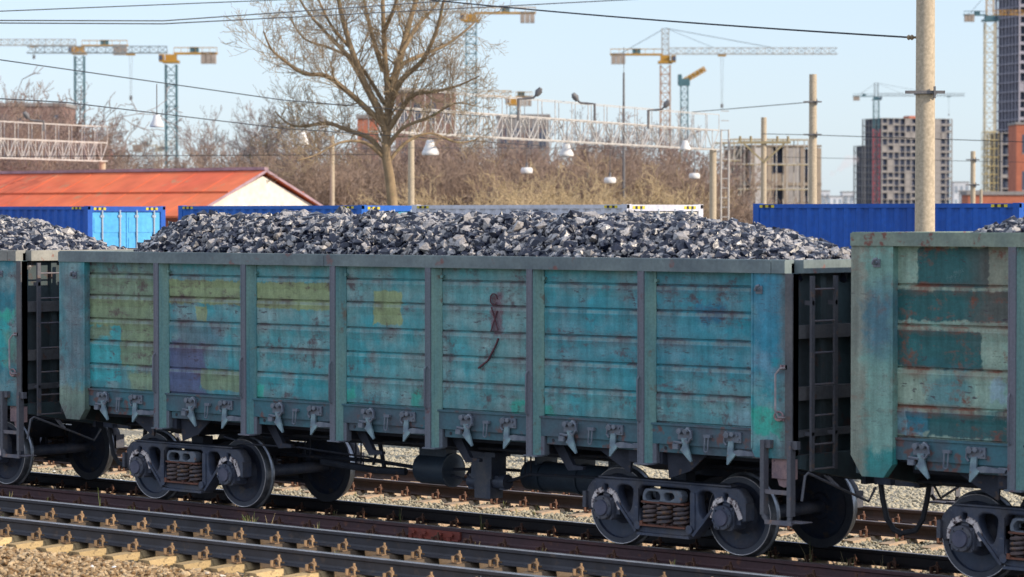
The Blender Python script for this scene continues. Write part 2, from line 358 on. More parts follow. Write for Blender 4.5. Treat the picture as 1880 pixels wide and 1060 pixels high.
# ------------------------------------------------------------------ bogie template meshes (built once, copied)
def ring(cx, cz, rx, rz, n=20, rot=0.):
    return [(cx+rx*math.cos(2*PI*k/n)*math.cos(rot)-rz*math.sin(2*PI*k/n)*math.sin(rot), cz+rx*math.cos(2*PI*k/n)*math.sin(rot)+rz*math.sin(2*PI*k/n)*math.cos(rot)) for k in range(n)]
def make_bogie(parent, x):
    b = empty('bogie', (x, 0, 0)); b.parent = parent
    for sx in (-1, 1):
        for s in (-1, 1):
            mb = MB()
            pr = [(.10, .70), (.15, .70), (.17, .735), (.36, .76), (.40, .722), (.505, .722), (.507, .75), (.480, .762), (.470, .85), (.462, .858), (.395, .858), (.385, .825), (.345, .80), (.22, .79), (.17, .83), (.14, .86), (.085, .86)]
            mis = [0, 0, 0, 0, 1, 2, 2, 2, 1, 1, 0, 0, 0, 0, 0, 0]
            mb.lathe([(r, s*h) for r, h in pr], 'y', (sx*.925, 0, .478), 64, mis=mis)
            mb.lathe([(.457, s*.8585), (.463, s*.8605), (.468, s*.856)], 'y', (sx*.925, 0, .478), 64, mi=3); mb.build('wheel', [M['wheel'], M['rim'], M['tread'], M['edge']], b)
        mb = MB(); mb.lathe([(.0, -1.05), (.065, -1.05), (.07, -.88), (.10, -.86), (.10, -.70), (.08, -.6), (.08, .6), (.10, .70), (.10, .86), (.07, .88), (.065, 1.05), (0, 1.05)], 'y', (sx*.925, 0, .478), 24)
        mb.build('axle', M['bogie'], b)
    for s in (-1, 1):
        y = s*1.04
        out = rounded([(-1.235, .70), (-1.12, .825), (-.86, .835), (-.5, .845), (.5, .845), (.86, .835), (1.12, .825), (1.235, .70), (1.225, .43), (1.14, .43), (1.13, .56), (1.06, .64), (.80, .64), (.73, .53), (.60, .40), (.44, .225), (.30, .20), (-.30, .20), (-.44, .225), (-.60, .40), (-.73, .53), (-.80, .64), (-1.06, .64), (-1.13, .56), (-1.14, .43), (-1.225, .43)], .05, 4)
        win = rounded([(-.375, .775), (.375, .775), (.40, .70), (.40, .45), (.36, .30), (-.36, .30), (-.40, .45), (-.40, .70)], .05, 4)
        def tri(k): return rounded([(k*.49, .72), (k*.52, .50), (k*.58, .42), (k*.70, .56), (k*.755, .70), (k*.70, .765), (k*.56, .765)], .05, 4)
        slots = [rounded([(k*.925-.03, .68), (k*.925+.03, .68), (k*.925+.03, .755), (k*.925-.03, .755)], .015, 2) for k in (-1, 1)]
        sf = shape2d('side_frame', out, [win, tri(-1), tri(1)]+slots, .15, .022, M['bogie'], b, y)
        mb = MB()
        yo = s*1.125; yi = s*1.03
        # raised lips around the frame: top flange, lower chord, friction housings
        mb.box(-1.02, 1.02, y-.10, y+.10, .838, .856); mb.box(-.40, .40, y-.115, y+.115, .185, .215)
        mb.box(-.47, -.40, y-.09, y+.095, .30, .74); mb.box(.40, .47, y-.09, y+.095, .30, .74)
        for k in (-1, 1): mb.bar((k*.44, y, .225), (k*.74, y, .56), .19, .035); mb.cyl((k*.40, s*1.0, .30), (k*.40, s*1.155, .30), .05, 12)
        for k in (-1, 1): mb.cbox((k*1.235, s*1.08, .56), (.05, .16, .20))
        mb.build('frame_flange', M['bogie'], b)
        for k in (-1, 1):
            mb = MB(); cx = k*.925
            mb.prism(rounded([(cx-.15, .60), (cx+.15, .60), (cx+.155, .36), (cx+.12, .33), (cx-.12, .33), (cx-.155, .36)], .03, 2), 1, s*.92, s*1.15)
            mb.lathe([(0, s*1.20), (.135, s*1.20), (.145, s*1.19), (.145, s*1.13)], 'y', (cx, 0, .478), 32)
            mb.lathe([(0, s*1.222), (.09, s*1.222), (.098, s*1.21), (.098, s*1.19)], 'y', (cx, 0, .478), 32, mi=1)
            for q in range(6):
                a = q*PI/3+.3; mb.cyl((cx+.122*math.cos(a), s*1.195, .478+.122*math.sin(a)), (cx+.122*math.cos(a), s*1.215, .478+.122*math.sin(a)), .013, 6)
            for dx in (-.125, .125):
                for dz in (.36, .585): mb.cyl((cx+dx, s*1.14, dz), (cx+dx, s*1.165, dz), .018, 6)
            mb.box(cx-.05, cx+.05, s*.98, s*1.10, .60, .68)
            mb.box(cx+.15, cx+.21, s*.97, s*1.10, .40, .50); mb.box(cx-.21, cx-.15, s*.97, s*1.10, .40, .50)
            mb.build('axle_box', [M['box'], M['cap']], b)
            mb = MB()
            yb = s*1.118
            for q, pts in enumerate(([(-.19, .46), (-.185, .56), (-.135, .655), (-.04, .695)], [(.04, .695), (.14, .655), (.19, .56), (.235, .47)])):
                for a, c2 in zip(pts[:-1], pts[1:]):
                    mb.bar((cx+a[0], yb, a[1]), (cx+c2[0], yb, c2[1]), .026, .062)
            mb.build('pedestal_marking', M['band'], b)
        # spring nest
        for q, (sx_, dy) in enumerate(((-.235, .02), (0, .04), (.235, .02), (-.12, -.14), (.12, -.14))):
            mb = MB(); yy = s*(1.06+dy); r = .088; turns = 4.6; n = 90
            mb.tube([(sx_+r*math.cos(2*PI*turns*i/n), yy+r*math.sin(2*PI*turns*i/n), .325+.25*i/n) for i in range(n+1)], .021, 6)
            mb.tube([(sx_+.05*math.cos(-2*PI*6*i/n), yy+.05*math.sin(-2*PI*6*i/n), .325+.25*i/n) for i in range(n+1)], .012, 5)
            mb.build('spring', M['spring'], b)
        mb = MB(); mb.box(-.35, .35, s*.90, s*1.17, .30, .322); mb.box(-.33, .33, s*.92, s*1.16, .578, .60)
        mb.box(-.34, -.30, s*1.12, s*1.175, .30, .36); mb.box(.02, .06, s*1.12, s*1.175, .30, .35)
        mb.build('spring_seat', M['rust'], b)
        h1 = rounded([(-.25, .61), (-.05, .61), (-.03, .67), (-.07, .72), (-.22, .72), (-.27, .66)], .02, 2)
        h2 = rounded([(.03, .64), (.09, .61), (.19, .66), (.16, .715), (.05, .715), (.02, .69)], .02, 2)
        shape2d('bolster_end', rounded([(-.31, .60), (.28, .60), (.31, .68), (.27, .75), (-.27, .75), (-.31, .68)], .03, 3), [h1, h2], .12, .01, M['latch'], b, s*1.10)
    mb = MB(); mb.prism([(-1.04, .60), (1.04, .60), (1.04, .72), (.5, .86), (-.5, .86), (-1.04, .72)], 0, -.20, .20)
    mb.cyl((0, 0, .86), (0, 0, .95), .28, 24)
    for s in (-1, 1): mb.box(-.12, .12, s*.68, s*.86, .80, .94)
    mb.build('bolster', M['under'], b)
    mb = MB()
    for k in (-1, 1):
        mb.cyl((k*.42, -.78, .36), (k*.42, .78, .36), .035, 8)
        for s in (-1, 1): mb.box(k*.42, k*.455, s*.68, s*.86, .28, .60); mb.bar((k*.40, s*.72, .40), (k*.36, s*.72, .80), .03)
    mb.tube([(-.45, -.1, .34), (.45, -.1, .34)], .02, 6); mb.bar((-.42, 0, .36), (-.30, .05, .80), .05, .03)
    mb.build('brake_rigging', M['under'], b)
    return b

# ------------------------------------------------------------------ wagon
LATCH = {}
def make_latches(parent, mats):
    for s in (-1, 1):
        for c in BAYC:
            for kind, dx in (('a', -.34), ('b', .34)):
                key = (kind, s)
                if key not in LATCH:
                    mb = MB()
                    def Y(v): return s*v
                    if kind == 'a':
                        mb.box(-.10, .10, Y(1.53), Y(1.56), 1.40, 1.52); mb.cyl((-.05, Y(1.54), 1.50), (-.05, Y(1.615), 1.50), .035, 8); mb.cyl((.05, Y(1.54), 1.52), (.05, Y(1.625), 1.50), .03, 8)
                        mb.tube([(.05, Y(1.58), 1.54), (.115, Y(1.59), 1.50), (.125, Y(1.59), 1.43), (.07, Y(1.59), 1.37), (.03, Y(1.59), 1.40)], .016, 6)
                        mb.prism([(-.04, 1.42), (.05, 1.42), (.055, 1.33), (.115, 1.16), (.10, 1.145), (-.055, 1.28), (-.02, 1.33)], 1, Y(1.55), Y(1.575), 1)
                        mb.box(-.15, -.07, Y(1.54), Y(1.60), 1.29, 1.35); mb.cyl((-.15, Y(1.57), 1.37), (-.02, Y(1.57), 1.36), .016, 6)
                    else:
                        mb.box(-.07, .15, Y(1.53), Y(1.555), 1.405, 1.525)
                        for q in ((.10, 1.49), (.12, 1.44), (-.03, 1.49)): mb.cyl((q[0], Y(1.55), q[1]), (q[0], Y(1.575), q[1]), .014, 6)
                        mb.cyl((-.07, Y(1.54), 1.50), (-.02, Y(1.62), 1.49), .034, 8); mb.cyl((.03, Y(1.54), 1.50), (.04, Y(1.60), 1.50), .028, 8)
                        mb.tube([(-.07, Y(1.57), 1.48), (-.085, Y(1.57), 1.41), (-.05, Y(1.57), 1.37)], .014, 6)
                        mb.prism([(-.02, 1.42), (.05, 1.42), (.045, 1.30), (.085, 1.265), (-.03, 1.145), (-.045, 1.15), (-.035, 1.32)], 1, Y(1.55), Y(1.575), 1)
                        mb.prism([(.05, 1.31), (.12, 1.325), (.42, 1.30), (.40, 1.265), (.10, 1.255), (.05, 1.28)], 1, Y(1.52), Y(1.57)); mb.box(.30, .42, Y(1.50), Y(1.535), 1.24, 1.32)
                    o = mb.build('hatch_latch', [M['latch'], M['latchteal']], parent, (c+dx, 0, 0)); LATCH[key] = o
                else:
                    child_copy(LATCH[key], parent, (c+dx, 0, 0))
            if ('l', s) not in LATCH:
                mb = MB(); p = [(-.026, s*1.57, 1.45)]+[(.026*-math.cos(PI*k/8), s*1.585, 1.30-.026*math.sin(PI*k/8)) for k in range(9)]+[(.026, s*1.57, 1.45)]
                mb.tube(p, .009, 6); mb.box(-.05, .05, s*1.535, s*1.575, 1.44, 1.475)
                LATCH[('l', s)] = mb.build('hatch_loop', M['latch'], parent, (c, 0, 0))
            else: child_copy(LATCH[('l', s)], parent, (c, 0, 0))

def side_profile(top, joints):
    p = [(1.50, top-.14)]
    for j in joints:
        p += [(1.50, j+.012), (1.478, j+.006), (1.478, j-.004), (1.506, j-.014), (1.507, j-.055), (1.512, j-.062), (1.512, j-.068), (1.50, j-.16)]
    p += [(1.50, 1.60), (1.475, 1.59), (1.475, 1.575)]
    return p
def make_wagon(x0, sty, label):
    S = STY[sty]; top = S['top']; zr = top-.14
    W = empty('gondola_wagon', (x0, 0, 0), 0, label, 'wagon', 'coal wagons of the train')
    prof = side_profile(top, S['joints'])
    edges = [-5.88]+[p for p in POSTS]+[6.04]
    for s in (-1, 1):
        for i in range(7):
            a = edges[i] if i == 0 else edges[i]+.15; b = edges[i+1]
            mb = MB(); n = len(prof)
            if i in (0, 6): a -= .0; 
            v = [(a, s*y, z) for y, z in prof]+[(b, s*y, z) for y, z in prof]+[(a, s*1.44, z) for y, z in prof]+[(b, s*1.44, z) for y, z in prof]
            f = [(k, k+1, n+k+1, n+k) for k in range(n-1)]+[(2*n+k, 2*n+k+1, 3*n+k+1, 3*n+k) for k in range(n-1)]+[(0, n, 3*n, 2*n), (n-1, 2*n-1, 4*n-1, 3*n-1)]
            f += [(k, k+1, 2*n+k+1, 2*n+k) for k in range(n-1)]+[(n+k, n+k+1, 3*n+k+1, 3*n+k) for k in range(n-1)]
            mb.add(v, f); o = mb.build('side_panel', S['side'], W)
            if s < 0 and sty == 'mid':
                lb = {0: 'leftmost panel with olive and cyan paint patches', 1: 'panel with olive band and dark violet patch', 2: 'teal panel with olive band at its top', 3: 'teal panel with olive square', 4: 'teal panel with dark red scribble', 5: 'plain scuffed teal panel', 6: 'rightmost teal panel with pale paint splashes at its foot'}[i]
                o['label'] = lb
        # sill below the panels with its recessed lip
        mb = MB(); mb.box(-5.88, 6.05, s*1.44, s*1.53, 1.335, 1.574)
        mb.box(-5.88, 6.05, s*1.44, s*1.548, 1.555, 1.578); mb.build('side_sill', S['sill'] if 'sill' in S else M['sill'], W)
        for i in range(7):
            a = edges[i]+.24; b = edges[i+1]-.06; mb = MB()
            mb.box(a, b, s*1.43, s*1.50, 1.235, 1.334)
            for xx in (a+.10, b-.10): mb.cyl((xx, s*1.495, 1.285), (xx, s*1.505, 1.285), .022, 10, 1)
            mb.build('hatch_edge', [M['sill'], M['hose']], W)
        # top rail
        mb = MB(); y0, y1 = s*1.45, s*1.62
        for a, b in ((XL, -1.0), (-.992, 5.0), (5.008, 6.30), (6.31, 6.50)): mb.box(a, b, y0, y1 if b < 6.3 else s*1.63, zr, top)
        mb.box(XL+.01, 6.49, s*1.44, s*1.605, top-.005, top+.012)
        mb.build('top_rail', S['rim'], W)
        # corner plates
        mb = MB(); ln = [(XL, zr), (-5.87, zr), (-5.87, 1.28), (-5.99, 1.13), (-6.28, 1.13), (XL, 1.36)]
        mb.prism(ln, 1, s*1.50, s*1.60); mb.box(-5.895, -5.865, s*1.60, s*1.606, 1.30, zr); mb.build('corner_plate', S['corner'], W)
        mb = MB(); rn = [(6.02, zr), (6.60, zr), (6.60, 1.30), (6.55, 1.26), (6.20, 1.26), (6.06, 1.26), (6.02, 1.34)]
        mb.prism(rn, 1, s*1.50, s*1.60); mb.box(6.01, 6.03, s*1.58, s*1.612, 1.36, zr); mb.build('corner_plate', S['corner'], W)
        # stanchions
        for p in POSTS:
            mb = MB()
            mb.prism([(p, s*1.50), (p, s*1.618), (p+.004, s*1.622), (p+.016, s*1.622), (p+.020, s*1.616), (p+.07, s*1.616), (p+.074, s*1.622), (p+.092, s*1.622), (p+.096, s*1.616), (p+.096, s*1.50)], 2, 1.10, zr)
            mb.prism([(p+.0965, s*1.505), (p+.0965, s*1.600), (p+.116, s*1.572), (p+.130, s*1.572), (p+.172, s*1.517), (p+.19, s*1.517), (p+.19, s*1.505)], 2, 1.10, 1.58, 1)
            mb.prism([(p+.0965, s*1.495), (p+.0965, s*1.600), (p+.116, s*1.572), (p+.130, s*1.572), (p+.172, s*1.517), (p+.20, s*1.517), (p+.20, s*1.495)], 2, 1.5801, zr, 1)
            mb.box(p-.05, p, s*1.50, s*1.512, 1.59, zr, 1)
            o = mb.build('stanchion', [M['post'], M['postside']], W)
            mb = MB(); mb.box(p-.03, p+.19, s*1.44, s*1.64, 1.082, 1.10); mb.box(p+.14, p+.22, s*1.44, s*1.53, 1.10, 1.33)
            mb.build('foot_plate', M['post'], o)
            mb = MB(); mb.tube([(p+.03, s*1.625, 2.12), (p+.03, s*1.655, 2.08), (p+.03, s*1.655, 1.62), (p+.03, s*1.625, 1.58)], .011, 6); mb.build('grab_bar', M['post'], o)
            mb = MB(); mb.cyl((p+.22, s*1.50, top-.25), (p+.22, s*1.55, top-.25), .022, 8); mb.build('rivet', M['postside'], o)
        # rope hooks and handrail
        for xx in (6.12, -6.08):
            mb = MB(); mb.tube([(xx, s*1.60, top-.33), (xx, s*1.68, top-.33), (xx+.03, s*1.69, top-.29), (xx+.06, s*1.68, top-.28)], .02, 6); mb.cbox((xx, s*1.607, top-.33), (.09, .014, .09))
            mb.build('rope_hook', M['latch'], W)
        mb = MB(); mb.tube([(6.50, s*1.60, 2.29), (6.47, s*1.67, 2.29), (6.41, s*1.68, 2.22), (6.41, s*1.68, 1.80), (6.45, s*1.67, 1.735), (6.50, s*1.60, 1.73)], .013, 8)
        mb.build('handrail', M['rope'], W)
        mb = MB(); mb.tube([(6.42+.06*math.cos(a), s*1.63, 1.745+.05*math.sin(a)) for a in [PI*1.9*k/12 for k in range(13)]], .013, 6); mb.cbox((6.44, s*1.61, 1.72), (.10, .02, .06)); mb.build('handrail_bracket', M['pink'], W); mb = MB(); mb.cbox((6.48, s*1.61, 2.30), (.10, .02, .05))
        mb.build('handrail_bracket', M['pink'], W)
        # foot steps at the right-hand corner
        mb = MB()
        for xx in (6.235, 6.615): mb.box(xx-.035, xx+.02, s*1.665, s*1.69, .62, 1.47); mb.box(xx+.012, xx+.02, s*1.60, s*1.665, .62, 1.47); mb.box(xx-.03, xx+.09, s*1.60, s*1.665, 1.38, 1.47)
        mb.bar((6.235, s*1.67, .62), (6.29, s*1.67, .555), .03, .05); mb.bar((6.615, s*1.67, .62), (6.60, s*1.67, .555), .03, .05)
        mb.build('step_ladder', M['ladder'], W)
        mb = MB(); mb.box(6.23, 6.62, s*1.655, s*1.675, .86, .91); mb.build('step_tread', M['step'], W); mb = MB(); mb.box(6.28, 6.66, s*1.50, s*1.70, .53, .55); mb.box(6.28, 6.66, s*1.695, s*1.71, .52, .57); mb.box(6.56, 6.80, s*1.50, s*1.69, .551, .562)
        mb.build('step_tread', M['step'], W)
        mb = MB(); mb.box(6.27, 6.59, s*1.50, s*1.56, 1.03, 1.255); mb.prism([(6.36+.07*0-.03, 1.03), (6.36, .95), (6.43, .93), (6.49, .95), (6.52, 1.03)], 1, s*1.50, s*1.54)
        mb.build('jack_pad', M['pink'], W)
        # lever-shaped brackets under the floor
        for p in POSTS[1:5]:
            mb = MB(); mb.prism([(p+.15, 1.24), (p+.33, 1.24), (p+.50, .98), (p+.66, .97), (p+.66, .93), (p+.42, .91)], 1, s*1.26, s*1.32)
            mb.build('hatch_stop', M['under'], W)
    make_latches(W, S)
    # end walls
    for e in (-1, 1):
        xo = XR if e > 0 else XL
        X = lambda d: xo-e*d
        mb = MB(); mb.box(X(.14), X(.12), -1.50, 1.50, 1.15, top-.03)
        mb.prism([(-1.50, 1.15), (-.3, .95), (.3, .95), (1.50, 1.15), (1.50, 1.30), (-1.50, 1.30)], 0, X(.13), X(.0))
        for yy in (-.98, -.33, .33, .98): mb.box(X(.12), X(.06), yy-.05, yy+.05, 1.30, zr)
        mb.build('end_wall', M['endwall'], W)
        for z0, h_, dd in ((2.62, .15, .02), (1.92, .15, .02), (1.50, .08, .03)):
            mb = MB(); mb.box(X(.14), X(dd), -1.49, 1.49, z0, z0+h_); mb.build('end_rib', M['endrib'], W)
        mb = MB(); mb.box(X(.15), X(-.01), -1.449, 1.449, zr, top); mb.box(X(.14), X(-.005), -1.44, 1.44, top, top+.010)
        mb.build('end_rail', S['rim'], W)
        mb = MB(); mb.box(X(.12), X(.02), -1.62 if e > 0 else -1.58, -1.50, 1.30, zr-.002); mb.build('corner_post', M['endrib'], W); mb = MB(); mb.box(X(.12), X(.02), 1.50, 1.62 if e > 0 else 1.58, 1.30, zr-.002)
        mb.build('corner_post', M['endrib'], W)
        # ladder on the near side of the +X end, on the far side of the other
        s = -1 if e > 0 else 1
        mb = MB(); xa, xb = X(-.06), X(-.09)
        for yy in (s*1.37, s*.93): mb.box(xa, xb, yy-.03, yy+.03, 1.12, zr-.03); 
        mb.box(X(.02), xb, s*1.37-.02, s*1.37+.02, 3.0, 3.05); mb.box(X(.02), xb, s*.93-.02, s*.93+.02, 3.0, 3.05); mb.box(X(.02), xb, s*1.37-.02, s*1.37+.02, 1.52, 1.56); mb.box(X(.02), xb, s*.93-.02, s*.93+.02, 1.52, 1.56)
        L = mb.build('ladder', M['ladder'], W)
        for zz in (3.18, 2.82, 2.46, 2.10, 1.75, 1.42, 1.14):
            mb = MB(); mb.cyl((X(-.075), s*1.37, zz), (X(-.075), s*.93, zz), .012, 6); mb.build('rung', M['step'], L)
        # uncoupling lever, bar and bent handle
        mb = MB(); mb.tube([(X(-.12), s*1.62, .80), (X(-.12), s*1.56, 1.08), (X(-.12), s*1.50, 1.11), (X(-.14), s*.80, .86), (X(-.20), s*.45, .72), (X(-.22), s*.34, .88)], .016, 6)
        mb.bar((X(.05), s*.95, 1.05), (X(-.13), s*.95, .92), .05, .02)
        mb.build('uncoupling_lever', M['ladder'], W)
        # automatic coupler
        mb = MB(); mb.box(X(.35), X(-.18), -.11, .11, .97, 1.15)
        mb.prism([(X(-.10), -.20), (X(-.36), -.24), (X(-.40), -.12), (X(-.30), -.02), (X(-.30), .06), (X(-.40), .10), (X(-.38), .22), (X(-.12), .20)], 2, .90, 1.22)
        mb.build('coupler', M['bogie'], W)
        mb = MB(); mb.box(X(.02), X(-.05), -.30, .30, .90, 1.25); mb.build('striker_plate', M['under'], W)
        mb = MB(); tgt = (6.985 if e > 0 else -6.895)
        yy = -.10*e
        mb.tube([(X(-.02), yy, .98), (X(-.12), yy, .90), (X(-.15), yy, .72), (X(-.20), yy*.9, .50), (X(-.27), yy*.5, .37), (tgt, 0, .32)], .033, 8)
        mb.cyl((X(.02), yy, 1.0), (X(-.08), yy, .92), .05, 8); mb.build('brake_hose', M['hose'], W)
    # underframe
    mb = MB(); mb.box(-6.45, 6.63-.15, -1.43, 1.43, 1.30, 1.33)
    for y in (-.24, .18): mb.box(-6.3, 6.48, y, y+.06, .96, 1.30)
    mb.box(-6.3, 6.48, -.24, .24, .94, .96)
    for p in POSTS[1:5]: mb.prism([(-1.44, 1.12), (-.24, .96), (.24, .96), (1.44, 1.12), (1.44, 1.30), (-1.44, 1.30)], 0, p+.03, p+.11)
    for bx in (-4.325, 4.325):
        mb.prism([(-1.47, 1.09), (-1.0, .97), (1.0, .97), (1.47, 1.09), (1.47, 1.30), (-1.47, 1.30)], 0, bx-.26, bx+.26)
        mb.prism([(bx+.26, 1.29), (bx+.95, 1.29), (bx+.62, 1.02), (bx+.30, .92)], 1, -1.40, -1.37); mb.prism([(bx-.26, 1.29), (bx-.95, 1.29), (bx-.45, 1.02), (bx-.30, .95)], 1, -1.40, -1.37)
        mb.prism([(bx+.26, 1.29), (bx+.95, 1.29), (bx+.62, 1.02), (bx+.30, .92)], 1, 1.37, 1.40)
    for s in (-1, 1): mb.box(-5.9, 6.1, s*1.10, s*1.16, 1.16, 1.30)
    mb.build('underframe', M['under'], W)
    # brake gear
    mb = MB(); mb.lathe([(0, -.88), (.10, -.88), (.19, -.84), (.205, -.80), (.205, -.30), (.225, -.30), (.225, -.26), (.20, -.26), (.12, -.20), (0, -.19)], 'x', (0, .05, .64), 32)
    mb.box(-.8, -.3, -.05, .15, .82, .96); mb.build('brake_cylinder', M['tank'], W)
    mb = MB(); mb.lathe([(0, .90), (.12, .905), (.185, .96), (.19, 1.0), (.19, 2.75), (.185, 2.80), (.12, 2.85), (0, 2.86)], 'x', (0, .2, .64), 32)
    for xx in (1.25, 1.9, 2.5): mb.lathe([(.195, xx-.02), (.205, xx-.02), (.205, xx+.02), (.195, xx+.02)], 'x', (0, .2, .64), 32); mb.box(xx-.02, xx+.02, .0, .4, .80, .96)
    mb.build('air_reservoir', M['tank'], W)
    mb = MB(); mb.box(.50, .86, -.42, -.14, .62, .90); mb.box(.54, .82, -.40, -.16, .36, .62); mb.box(.44, .92, -.36, -.2, .60, .66)
    mb.cyl((.36, -.28, .56), (.54, -.28, .56), .09, 12); mb.cyl((.82, -.28, .58), (1.02, -.28, .58), .10, 12); mb.cyl((.95, -.28, .60), (.95, -.28, .48), .06, 10); mb.cyl((.40, -.28, .46), (.40, -.28, .66), .06, 10)
    mb.box(.46, .90, -.40, -.10, .90, .96); mb.build('air_distributor', M['box'], W)
    mb = MB()
    mb.tube([(-3.4, -.15, .70), (-1.55, -.10, .70), (-.85, 0, .64)], .028, 6); mb.tube([(-2.4, -.30, .66), (-1.4, -.28, .60), (-.9, -.2, .60)], .05, 8)
    mb.tube([(-.2, .0, .66), (.5, .05, .70), (3.4, .1, .72)], .022, 6); mb.tube([(-.2, -.05, .58), (.2, -.2, .56), (.48, -.25, .56)], .022, 6)
    mb.tube([(1.0, -.28, .58), (1.5, -.4, .72), (3.3, -.4, .76)], .02, 6)
    mb.bar((-1.5, -.1, .98), (-1.35, -.15, .60), .03, .07); mb.bar((.25, .1, .98), (.15, -.1, .60), .03, .07)
    for xx in (-2.9, -1.9, 1.2, 2.9): mb.tube([(xx, -.15, .96), (xx, -.15, .66), (xx+.1, -.15, .66), (xx+.1, -.15, .96)], .012, 5)
    mb.tube([(-1.6, -.18, .95), (-1.45, -.22, .80), (-1.5, -.22, .66)], .02, 6)
    mb.build('brake_rod', M['under'], W)
    mb = MB(); mb.tube([(-6.4, -.45, 1.0), (-3.2, -.75, 1.05), (3.2, -.75, 1.05), (6.5, -.45, 1.0)], .024, 6); mb.tube([(.7, -.3, .95), (.7, -.75, 1.04)], .02, 6)
    mb.tube([(-3.4, -1.2, 1.0), (-2.9, -1.2, .92), (-1.9, -1.2, .93), (-1.2, -.6, .80), (-.9, -.4, .72)], .014, 5)
    mb.build('brake_pipe', M['under'], W)
    make_bogie(W, -4.325); make_bogie(W, 4.325)
    return W
LATCH.clear(); W1 = make_wagon(0, 'mid', 'teal open coal wagon with olive and cyan paint patches, middle of the train')
LATCH.clear(); W0 = make_wagon(-13.88, 'left', 'teal coal wagon whose right corner and step ladder show at the left edge')
LATCH.clear(); W2 = make_wagon(13.83, 'right', 'taller faded green coal wagon with dark green repainted rectangles at right')
# dark red drawn mark on the middle wagon
mb = MB(); mb.tube([(2.00, -1.521, 2.50), (1.95, -1.521, 2.40), (1.82, -1.518, 2.22), (1.66, -1.521, 2.12)], .012, 4); mb.tube([(1.92+.06*math.cos(a), -1.519, 2.98+.07*math.sin(a)) for a in [k*PI/5 for k in range(10)]], .008, 4)
mb.tube([(1.88, -1.519, 2.88), (1.99, -1.519, 2.60), (1.87, -1.519, 2.58), (1.98, -1.519, 2.84)], .008, 4); mb.build('scribble', mat('dark_red_marker', (.13, .045, .06), None, 12, .7), W1)

# ------------------------------------------------------------------ coal
def coal_mat():
    t = NT('coal'); r = t.n('ShaderNodeNewGeometry').outputs['Random Per Island']
    c = t.mix(r, (.006, .010, .028), (.016, .021, .040))
    c = t.mix(t.ramp(t.noise(10, 4), .535, .565), c, (.36, .34, .33))  # pale patches and lumps imitate sunlit facets in the coal colour
    c = t.mix(t.ramp(t.math('FRACT', t.math('MULTIPLY', r, 7.3)), .86, .88), c, (.30, .28, .27))
    c = t.mul(c, t.ramp(t.noise(45, 3), .3, .7, .55, 1.3))
    return t.out(c, t.ramp(t.noise(6, 2), .35, .65, .24, .5), 0, t.noise(30, 3), .5, .01, .5)
MCOAL = coal_mat()
MCORE = mat('coal_dust', (.012, .016, .03), None, 9, .9)
def smooth(t): t = np.clip(t, 0, 1); return t*t*(3-2*t)
def coal(x0, base, la, lb, ra, rb, crown, seed, label):
    """heap in a wagon: rises from la to lb at its left end and falls from ra to rb at its right end"""
    rng = np.random.default_rng(seed)
    def H(x, y):
        q = 1.05*(np.abs(y)/1.45)**2; la2 = la+q; rb2 = rb-q*.8
        ex = np.minimum(np.sin(np.clip((x-la2)/(lb-la), 0, 1)*PI/2)**1.1, np.sin(np.clip((rb2-x)/(rb-ra), 0, 1)*PI/2)**1.1)
        ey = np.sin(np.clip((1.47-np.abs(y))/.95, 0, 1)*PI/2)
        return base-.04-.10*(1-np.clip(ex*5, 0, 1))+crown*ex*ey+.02*np.sin(x*3.1+seed)*ex+.018*np.sin(x*7.3+y*5)*ex
    nx, ny = 130, 24; xs = np.linspace(-6.25, 6.45, nx); ys = np.linspace(-1.43, 1.43, ny)
    v = [(x, y, float(H(x, y))-.09) for x in xs for y in ys]
    f = [(i*ny+j, (i+1)*ny+j, (i+1)*ny+j+1, i*ny+j+1) for i in range(nx-1) for j in range(ny-1)]
    o = MB(); o.add(v, f); 
    root = o.build('coal_heap', MCORE, None, (x0, 0, 0)); tag(root, label, 'coal', 'coal heaps in the wagons', 'stuff')
    N = 17000; x = rng.uniform(-6.25, 6.45, N); y = rng.uniform(-1.42, 1.42, N); sz = .045+.11*rng.random(N)**2.0
    k = rng.random(N) < .03; sz[k] *= 1.45
    z = H(x, y)-.02+rng.uniform(-.04, .035, N)
    y = np.clip(y, -1.45+sz*.6, 1.45-sz*.6)
    stones('coal_lumps', np.stack([x, y, z], 1), sz*1.35, seed, MCOAL, jit=.34, flat=.9, parent=root)
coal(0, 3.47, -6.1, -4.7, 3.1, 6.45, .53, 11, 'long heap of black coal lumps in the middle wagon')
coal(-13.88, 3.47, -6.3, -4.8, 3.3, 6.3, .53, 12, 'coal heap sloping down at the left edge of the photo')
coal(13.83, 3.78, -5.9, -3.6, 3.6, 6.3, .36, 13, 'low coal heap just showing over the tall green wagon')
# ------------------------------------------------------------------ ground
def gravel_ground():
    t = NT('ground_gravel')
    v = t.n('ShaderNodeTexVoronoi', i={'Vector': t.obj(), 'Scale': 17.}); vc = v.outputs['Color']; vd = v.outputs['Distance']
    y = t.n('ShaderNodeSeparateXYZ', i={0: t.obj()}).outputs[1]
    hs = t.n('ShaderNodeSeparateColor', i={0: vc}).outputs[0]
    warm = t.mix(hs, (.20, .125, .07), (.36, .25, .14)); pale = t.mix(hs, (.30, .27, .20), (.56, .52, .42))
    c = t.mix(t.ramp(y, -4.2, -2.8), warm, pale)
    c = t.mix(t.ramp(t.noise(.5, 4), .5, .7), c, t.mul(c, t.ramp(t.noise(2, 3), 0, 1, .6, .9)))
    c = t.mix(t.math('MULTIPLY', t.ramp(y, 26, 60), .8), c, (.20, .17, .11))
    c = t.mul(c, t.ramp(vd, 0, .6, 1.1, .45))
    return t.out(c, .95, 0, vd, .6, .03, .2)
